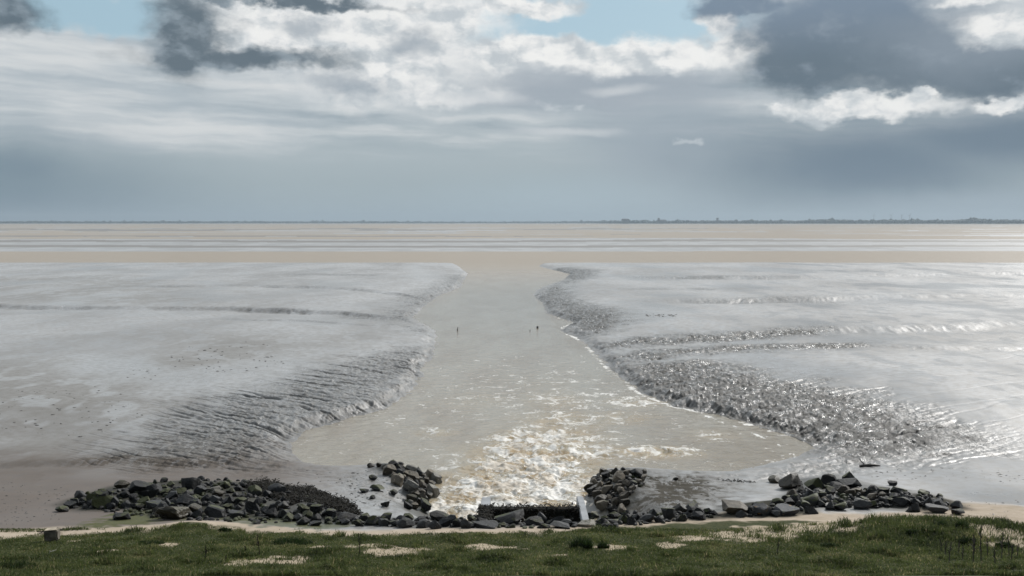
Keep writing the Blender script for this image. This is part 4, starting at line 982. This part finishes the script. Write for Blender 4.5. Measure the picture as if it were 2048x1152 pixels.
def build_grass():
    g = np.random.default_rng(21)
    n = 630000
    y = g.uniform(17.0, 24.6, n); x = g.uniform(-0.70, 0.70, n) * (y + 1.0)
    z, m = land(x, y)
    clump = fbm(x * 1.3, y * 1.3, 4, 401); big = fbm(x * 0.35, y * 0.5, 3, 402)
    ge = np.interp(x, _ge[:, 0], _ge[:, 1])
    dens = m['grass'] * np.clip(0.62 + 0.75 * clump + 0.25 * big, 0.06, 1)
    edge_g = sst(sd_near(x, y, Q_([(-60, 1056), (0, 1056), (140, 1050), (180, 1060), (-60, 1066)]), 6.0), 0.1, -0.1)
    alg = np.maximum(0.10 * m['algae'], 0.8 * edge_g)
    keep = g.uniform(0, 1, n) < np.maximum(dens, alg)
    x, y, z, clump, big = x[keep], y[keep], z[keep], clump[keep], big[keep]
    hump = np.exp(-(((x - HUMP_C[0]) / 3.6) ** 2 + ((y - HUMP_C[1]) / 2.2) ** 2))
    near = sst(y, 21.5, 19.0)
    L = (0.042 + 0.13 * sst(clump, 0.05, 0.6) + 0.10 * hump + 0.07 * near * sst(big, -0.2, 0.4)) * g.uniform(0.6, 1.5, len(x))
    tone = np.clip(0.40 + 0.60 * fbm(x * 0.8 + 9, y * 0.8, 4, 403) + 0.14 * g.standard_normal(len(x)) - 0.12 * hump + (g.uniform(0, 1, len(x)) < 0.05) * 0.6 , 0, 1)
    me = blade_mesh('grass', x, y, z - 0.01, L, 0.010 + 0.006 * g.uniform(0, 1, len(x)), g.uniform(0.1, 0.9, len(x)), tone, g)
    o = link('grass', me, M_GRASS); tag(o, 'short coarse grass on the sea bank', kind='stuff')
    # separate tall tufts
    T = [(1162, 1096, 46, 34, 'big dark rush tuft standing in the grass right of centre'), (1207, 1096, 24, 18, 'small dark tuft just right of the big rush tuft'),
         (585, 1086, 80, 16, 'broad low dark tuft in the grass left of centre'), (450, 1062, 26, 12, 'small round tuft at the grass edge below the left pile'),
         (1882, 1056, 26, 22, 'tall tuft on top of the grassy hump'), (1922, 1058, 30, 26, 'tallest thick tuft on the right side of the grassy hump'), (1824, 1068, 26, 16, 'dark tuft on the left flank of the grassy hump'),
         (1935, 1086, 34, 20, 'dark brown tuft in front of the grassy hump'), (2010, 1094, 40, 18, 'loose tuft at the right edge behind the dry stalks'), (30, 1142, 90, 34, 'dark bushy tuft in the bottom left corner'),
         (300, 1088, 60, 12, 'low dark tuft in the grass right of the concrete block'), (990, 1126, 30, 14, 'small tuft in the grass below the bare sand'), (880, 1128, 34, 16, 'rounded dark tuft near the bottom middle'), (1660, 1094, 36, 14, 'dark tuft left of the grassy hump')]
    cx, cy, cz, ct = cast([t[0] for t in T], [t[1] for t in T], n=300)
    for i, (px, py, w, h, lab) in enumerate(T):
        s = ct[i] / F; W, Hh = w * s, h * s
        k = int(260 + 520 * W); rr = np.sqrt(g.uniform(0, 1, k)) * W * 0.5; aa = g.uniform(0, 2 * np.pi, k)
        bx, by = rr * np.cos(aa), rr * np.sin(aa) * 0.6
        L = Hh * g.uniform(0.5, 1.1, k) * (1.0 - 0.45 * (rr / (W * 0.5)) ** 2)
        bz = land(bx + cx[i], by + cy[i])[0] - cz[i]
        tone = np.clip(0.22 + 0.16 * g.standard_normal(k) + (g.uniform(0, 1, k) < 0.06) * 0.5, 0, 1)
        me = blade_mesh('grass_tuft', bx, by, bz - 0.01, L, np.full(k, 0.012), g.uniform(0.15, 0.8, k), tone, g)
        o = link('grass_tuft', me, M_TUFT); o.location = (cx[i], cy[i], cz[i]); tag(o, lab, 'grass tuft')
    # dry flower stalks
    S = [(1946, 1130, 62), (1948, 1108, 34), (1925, 1126, 36), (1890, 1112, 30), (1882, 1104, 24), (1975, 1112, 38), (2003, 1122, 58), (2018, 1112, 40), (2022, 1128, 40), (1990, 1132, 34), (1960, 1100, 50), (1898, 1128, 44),
         (1917, 1106, 26), (1962, 1126, 44), (2035, 1116, 30), (1555, 1108, 32), (411, 1120, 30), (519, 1112, 44), (492, 1112, 22), (451, 1126, 16), (719, 1110, 44)]
    M_ST = simple_mat('dry_stalk', (0.035, 0.030, 0.020), 0.8, 30, 0.4)
    sx, sy, sz, stt = cast([a[0] for a in S], [a[1] for a in S], n=300)
    for i, (px, py, h) in enumerate(S):
        Hh = h * stt[i] / F; bm = bmesh.new()
        bend = Vector((g.uniform(-0.10, 0.10), g.uniform(-0.08, 0.08), 0)) * Hh
        def tube(pts, r0, r1):
            prev = None
            for q, pnt in enumerate(pts):
                rr = r0 + (r1 - r0) * q / (len(pts) - 1)
                ring = [bm.verts.new(pnt + Vector((math.cos(a) * rr, math.sin(a) * rr, 0))) for a in (0, 2.1, 4.2)]
                if prev:
                    for u in range(3): bm.faces.new((prev[u], prev[(u + 1) % 3], ring[(u + 1) % 3], ring[u]))
                prev = ring
        st = [Vector((0, 0, 0)), Vector((0, 0, Hh * 0.5)) + bend * 0.3, Vector((0, 0, Hh)) + bend]
        tube(st, 0.013, 0.008)
        for q in range(7):
            f = 0.45 + 0.08 * q; p0 = Vector((0, 0, Hh * f)) + bend * f * f; a = g.uniform(0, 6.28); ln = Hh * 0.14 * (1.2 - f)
            tube([p0, p0 + Vector((math.cos(a) * ln, math.sin(a) * ln, ln * 1.2))], 0.007, 0.014)
        o = bm_obj('dry_stalk', bm, M_ST); o.location = (sx[i], sy[i], sz[i])
        if px > 1800: tag(o, 'thin dark dry stalk in the patch of stalks on the right of the grass', 'dry stalk', 'dry stalks on the right of the grass')
        elif px == 1555: tag(o, 'single dry stalk in the grass below the wide bare sand', 'dry stalk')
        elif px == 719: tag(o, 'tall dry stalk alone in the grass left of the bare sand spots', 'dry stalk')
        else: tag(o, 'thin dry stalk among the few below the broad low tuft', 'dry stalk', 'dry stalks on the left of the grass')
build_grass()

# ---------------------------------------------------------------- small things on the bank and in the water
def build_small():
    x, y, z, t = cast([100, 92, 97, 1736, 1590, 915, 1060, 1075], [1084, 1066, 1113, 933, 842, 661, 662.5, 656.5])
    m = t / F
    # concrete block
    root = D.objects.new('concrete_block', None); col.objects.link(root); root.location = (x[0], y[0] + 0.12, z[0] + 0.08); root.rotation_euler = (0.05, -0.04, 0.12)
    tag(root, 'squat pale topped concrete block half sunk in the grass at the left', 'concrete block')
    W = 28 * m[0]
    bm = box_bm(-W / 2, W / 2, -W * 0.32, W * 0.32, -0.08, W * 0.58, 0.035); bmesh.ops.subdivide_edges(bm, edges=bm.edges, cuts=3, use_grid_fill=True)
    for v in bm.verts: v.co += Vector((0.02, 0.02, 0.02)) * mnoise.noise(v.co * 9) + Vector((v.co.x * -0.12 * max(v.co.z, 0), 0, 0))
    bm_obj('body', bm, simple_mat('old_concrete', (0.13, 0.115, 0.09), 0.85, 6, 0.45, 0.6), root)
    bm = box_bm(-W * 0.43, W * 0.43, -W * 0.27, W * 0.27, W * 0.55, W * 0.60, 0.012)
    bm_obj('cap', bm, simple_mat('bleached_top', (0.42, 0.36, 0.27), 0.85, 8, 0.3, 0.5), root)
    # driftwood heap behind it
    r = random.Random(4); bm = bmesh.new()
    for k in range(16):
        p = Vector((r.uniform(-0.22, 0.22), r.uniform(-0.1, 0.1), r.uniform(0.0, 0.06))); a = r.uniform(-0.5, 0.5); ln = r.uniform(0.12, 0.35)
        d = Vector((math.cos(a), math.sin(a), r.uniform(-0.05, 0.35))) * ln
        bmesh.ops.create_cone(bm, cap_ends=True, segments=5, radius1=0.009, radius2=0.005, depth=d.length, matrix=Matrix.Translation(p + d * 0.5) @ d.to_track_quat('Z', 'Y').to_matrix().to_4x4())
    o = bm_obj('driftwood', bm, simple_mat('wet_twigs', (0.03, 0.026, 0.02), 0.8, 20, 0.4)); o.location = (x[1], y[1], z[1]); tag(o, 'low tangle of dark twigs behind the concrete block', 'driftwood')
    # pale stick
    bm = bmesh.new()
    for p, q in (((0, 0, 0), (0.03, 0, 0.10)), ((0.03, 0, 0.10), (0.15, 0.04, 0.13)), ((0.03, 0, 0.10), (0.05, -0.03, 0.14))):
        p, q = Vector(p), Vector(q); d = q - p
        bmesh.ops.create_cone(bm, cap_ends=True, segments=6, radius1=0.009, radius2=0.006, depth=d.length, matrix=Matrix.Translation(p + d * 0.5) @ d.to_track_quat('Z', 'Y').to_matrix().to_4x4())
    o = bm_obj('stick', bm, simple_mat('bleached_wood', (0.55, 0.52, 0.45), 0.7, 20, 0.2)); o.location = (x[2], y[2], z[2]); tag(o, 'bent white bleached stick poking out of the left grass', 'stick')
    # stranded branch on the right mud
    bm = bmesh.new()
    for p, q, r0, r1 in (((-0.3, 0, 0.02), (0.1, 0, 0.06), 0.05, 0.06), ((0.1, 0, 0.06), (0.45, 0.05, 0.03), 0.055, 0.02), ((-0.1, 0, 0.05), (-0.32, 0.05, 0.28), 0.02, 0.01), ((0.0, 0, 0.05), (0.2, -0.15, 0.10), 0.04, 0.015)):
        p, q = Vector(p), Vector(q); d = q - p
        bmesh.ops.create_cone(bm, cap_ends=True, segments=7, radius1=r0, radius2=r1, depth=d.length, matrix=Matrix.Translation(p + d * 0.5) @ d.to_track_quat('Z', 'Y').to_matrix().to_4x4())
    o = bm_obj('branch', bm, simple_mat('sodden_wood', (0.022, 0.02, 0.016), 0.6, 10, 0.4)); o.location = (x[3], y[3], z[3]); tag(o, 'stranded black branch on the right mud beyond the pyramid rock', 'driftwood')
    # three stubs standing in the channel
    M_P = simple_mat('black_timber', (0.012, 0.012, 0.011), 0.6, 10, 0.4)
    for i, w, h, top, lab in ((5, 5, 6.5, True, 'dark pointed stub with a knob above it on the left of the channel'), (6, 5, 4, True, 'smallest dark stub low in the channel near its right side'), (7, 5.5, 7, False, 'blunt dark stub standing in the channel near the right bank')):
        s = m[i]; bm = bmesh.new()
        bmesh.ops.create_cone(bm, cap_ends=True, segments=9, radius1=w * s * 0.5, radius2=w * s * (0.14 if top else 0.34), depth=h * s * 0.55 + 0.4, matrix=Matrix.Translation((0, 0, (h * s * 0.55 - 0.4) / 2)))
        if i == 5:
            bmesh.ops.create_cone(bm, cap_ends=True, segments=6, radius1=0.012, radius2=0.012, depth=4 * s, matrix=Matrix.Translation((0.02, 0, (h * 0.55 - 0.5) * s)))
            bmesh.ops.create_icosphere(bm, subdivisions=2, radius=1.1 * s, matrix=Matrix.Translation((0.02, 0, (h * 0.55 + 1.7) * s)))
        for v in bm.verts: v.co += Vector((0.02, 0.02, 0.01)) * mnoise.noise(v.co * 12 + Vector((i, 0, 0)))
        o = bm_obj('mooring_stub', bm, M_P); o.location = (x[i], y[i], 0.0); tag(o, lab, 'post')
build_small()

# ---------------------------------------------------------------- the far shore
M_TREE = simple_mat('far_trees', (0.030, 0.040, 0.028), 0.9, 0.05, 0.4)
M_LAND = simple_mat('far_land', (0.055, 0.065, 0.040), 0.9, 0.01, 0.3)
M_WALL = simple_mat('far_wall', (0.10, 0.09, 0.08), 0.9, 0.1, 0.2)
M_ROOF = simple_mat('far_roof', (0.06, 0.045, 0.04), 0.9, 0.1, 0.2)
M_MILL = simple_mat('turbine_paint', (0.22, 0.23, 0.24), 0.6, 0.1, 0.05)
def shore_y(px): return float(np.interp(px, [-400, 0, 700, 1150, 1240, 1600, 2048, 2500], [7600, 7600, 9600, 9800, 7000, 6300, 5400, 5200]))
def far_xy(px, extra=0):
    Y = shore_y(px) + extra; return (px - 1024) / F * Y * 1.0, Y
def build_far():
    xs = np.linspace(-500, 2550, 300); co = []
    for p in xs:
        x, y = far_xy(p)
        for dy, z in ((0, -0.5), (25, 1.2), (60, 3.0), (600, 3.5), (4500, 4.0)): co.append((x * (1 + dy / y), y + dy, z))
    i = np.arange(300 * 5).reshape(300, 5)
    f = np.stack([i[:-1, :-1], i[1:, :-1], i[1:, 1:], i[:-1, 1:]], -1).reshape(-1, 4)
    o = link('far_shore', raw_mesh('far_shore', co, f), M_LAND); tag(o, 'low land on the far side of the bay', kind='structure')
    g = np.random.default_rng(31)
    bm = bmesh.new(); bmesh.ops.create_icosphere(bm, subdivisions=1, radius=1.0)
    base = np.array([v.co[:] for v in bm.verts]); fc = np.array([[v.index for v in q.verts] for q in bm.faces]); bm.free()
    cos, fs, k = [], [], 0
    p = -450.0
    while p < 2500:
        p += g.uniform(1.0, 2.6)
        x, y = far_xy(p, 80 + g.uniform(0, 250))
        hp = np.interp(p, [-400, 0, 250, 330, 700, 730, 800, 1000, 1150, 1250, 1600, 1660, 1700, 1800, 1900, 1935, 1990, 2048, 2500], [3.4, 4.4, 4.2, 4.6, 3.8, 4.8, 3.6, 3.4, 4.2, 6.0, 6.4, 8.6, 7.4, 7.2, 7.0, 9.4, 8.2, 7.0, 6.5])
        hp *= 1.0 + 0.22 * float(fbm(np.array([p * 0.035]), np.array([0.0]), 4, 500)[0])
        if g.uniform() < 0.06: hp *= 1.35
        h = hp * y / F; w = h * g.uniform(0.6, 1.5) + 4
        q = base * (1 + 0.18 * g.standard_normal((len(base), 1))) * np.array([w * 0.6, w * 0.6, h * 0.62]) + np.array([x, y, h * 0.42 + 1.0])
        cos.append(q); fs.append(fc + k * len(base)); k += 1
    o = link('treeline', raw_mesh('treeline', np.concatenate(cos), np.concatenate(fs), None, False), M_TREE); tag(o, 'hazy line of trees along the far shore', kind='stuff')
    def box(name, w, d, z0, z1, mat, root, dx=0):
        return bm_obj(name, box_bm(dx - w / 2, dx + w / 2, -d / 2, d / 2, z0, z1, 0), mat, root)
    def gable(name, w, d, z0, z1, mat, root, dx=0):
        bm = bmesh.new(); v = [bm.verts.new(c) for c in ((dx - w / 2, -d / 2, z0), (dx + w / 2, -d / 2, z0), (dx + w / 2, d / 2, z0), (dx - w / 2, d / 2, z0), (dx - w * 0.42, 0, z1), (dx + w * 0.42, 0, z1))]
        for q in ((0, 1, 5, 4), (2, 3, 4, 5), (1, 2, 5), (3, 0, 4), (3, 2, 1, 0)): bm.faces.new([v[a] for a in q])
        return bm_obj(name, bm, mat, root)
    def root(name, px, lab, cat, extra=60):
        x, y = far_xy(px, extra); o = D.objects.new(name, None); col.objects.link(o); o.location = (x, y, 2.5); tag(o, lab, cat); return o, y / F
    o, s = root('warehouse', 1250, 'broad flat topped hazy building left of the domed one', 'building')
    box('wall', 14 * s, 10 * s, 0, 8.5 * s, M_WALL, o); gable('roof', 13.4 * s, 9 * s, 8.5 * s, 9.6 * s, M_ROOF, o)
    o, s = root('church', 1319, 'hazy church like building with a stubby tower on the far shore', 'building')
    box('wall', 20 * s, 9 * s, 0, 5.0 * s, M_WALL, o, 3 * s); gable('roof', 20.5 * s, 9.4 * s, 5.0 * s, 7.6 * s, M_ROOF, o, 3 * s); t_ = box('tower', 4.2 * s, 4 * s, 0, 9.2 * s, M_WALL, o, -2.2 * s)
    gable('tower_roof', 4.4 * s, 4.2 * s, 9.2 * s, 10.8 * s, M_ROOF, o, -2.2 * s)
    o, s = root('silo_tower', 1434, 'narrow hazy tower rising above the far trees', 'building')
    box('wall', 3.6 * s, 3.6 * s, 0, 9.6 * s, M_WALL, o); box('cap', 4.6 * s, 4.6 * s, 9.6 * s, 11.2 * s, M_ROOF, o)
    # wind turbines
    def turbine(rot):
        o = D.objects.new('wind_turbine', None); col.objects.link(o)
        bm = bmesh.new(); bmesh.ops.create_cone(bm, cap_ends=True, segments=14, radius1=2.6, radius2=1.5, depth=66, matrix=Matrix.Translation((0, 0, 33))); bm_obj('tower', bm, M_MILL, o, True)
        bm = box_bm(-1.8, 1.8, -4, 4, 66.1, 69.6, 0.6); nac = bm_obj('nacelle', bm, M_MILL, o)
        bm = bmesh.new(); bmesh.ops.create_uvsphere(bm, u_segments=10, v_segments=8, radius=1.7, matrix=Matrix.Translation((0, -5.2, 68))); hub = bm_obj('hub', bm, M_MILL, o, True)
        for k in range(3):
            bm = bmesh.new(); prev = None
            for z, c, th in ((1.2, 1.4, 1.0), (6, 3.0, 0.8), (16, 2.2, 0.5), (27, 1.0, 0.2)):
                ring = [bm.verts.new(v) for v in ((-c * 0.4, 0, z), (0, -th, z), (c * 0.6, 0, z), (0, th, z))]
                if prev:
                    for u in range(4): bm.faces.new((prev[u], prev[(u + 1) % 4], ring[(u + 1) % 4], ring[u]))
                prev = ring
            bm.faces.new(prev); bmesh.ops.rotate(bm, cent=(0, 0, 0), matrix=Matrix.Rotation(rot + k * 2.0944, 3, 'Y'), verts=bm.verts); bmesh.ops.translate(bm, vec=(0, -5.2, 68), verts=bm.verts)
            bm_obj('blade', bm, M_MILL, o)
        return o
    for px, rot, lab in ((1746, 0.15, 'leftmost wind turbine on the far shore, a little apart'), (1780, 0.7, 'second wind turbine from the left on the far shore'), (1801, 1.0, 'third wind turbine from the left on the far shore'), (1817, 0.45, 'rightmost wind turbine on the far shore')):
        o = turbine(rot); Y = 8600; o.location = ((px - 1024) / F * Y, Y, 3.6); o.rotation_euler = (0, 0, 0.25); tag(o, lab, 'wind turbine', 'wind turbines beyond the far trees')
build_far()

# ---------------------------------------------------------------- sea air
def build_haze():
    bm = box_bm(-14000, 14000, -60, 15000, -3.0, 130.0, 0)
    m = D.materials.new('sea_air'); m.use_nodes = True; t = NT(m.node_tree)
    for n in list(t.n): t.n.remove(n)
    out = t.node('ShaderNodeOutputMaterial'); v = t.node('ShaderNodeVolumePrincipled')
    v.inputs['Color'].default_value = (0.50, 0.60, 0.68, 1); v.inputs['Density'].default_value = 1.0e-4; v.inputs['Anisotropy'].default_value = 0.2
    t.l.new(v.outputs[0], out.inputs['Volume'])
    o = bm_obj('haze', bm, m); tag(o, 'thin sea haze over the bay', kind='stuff')
build_haze()
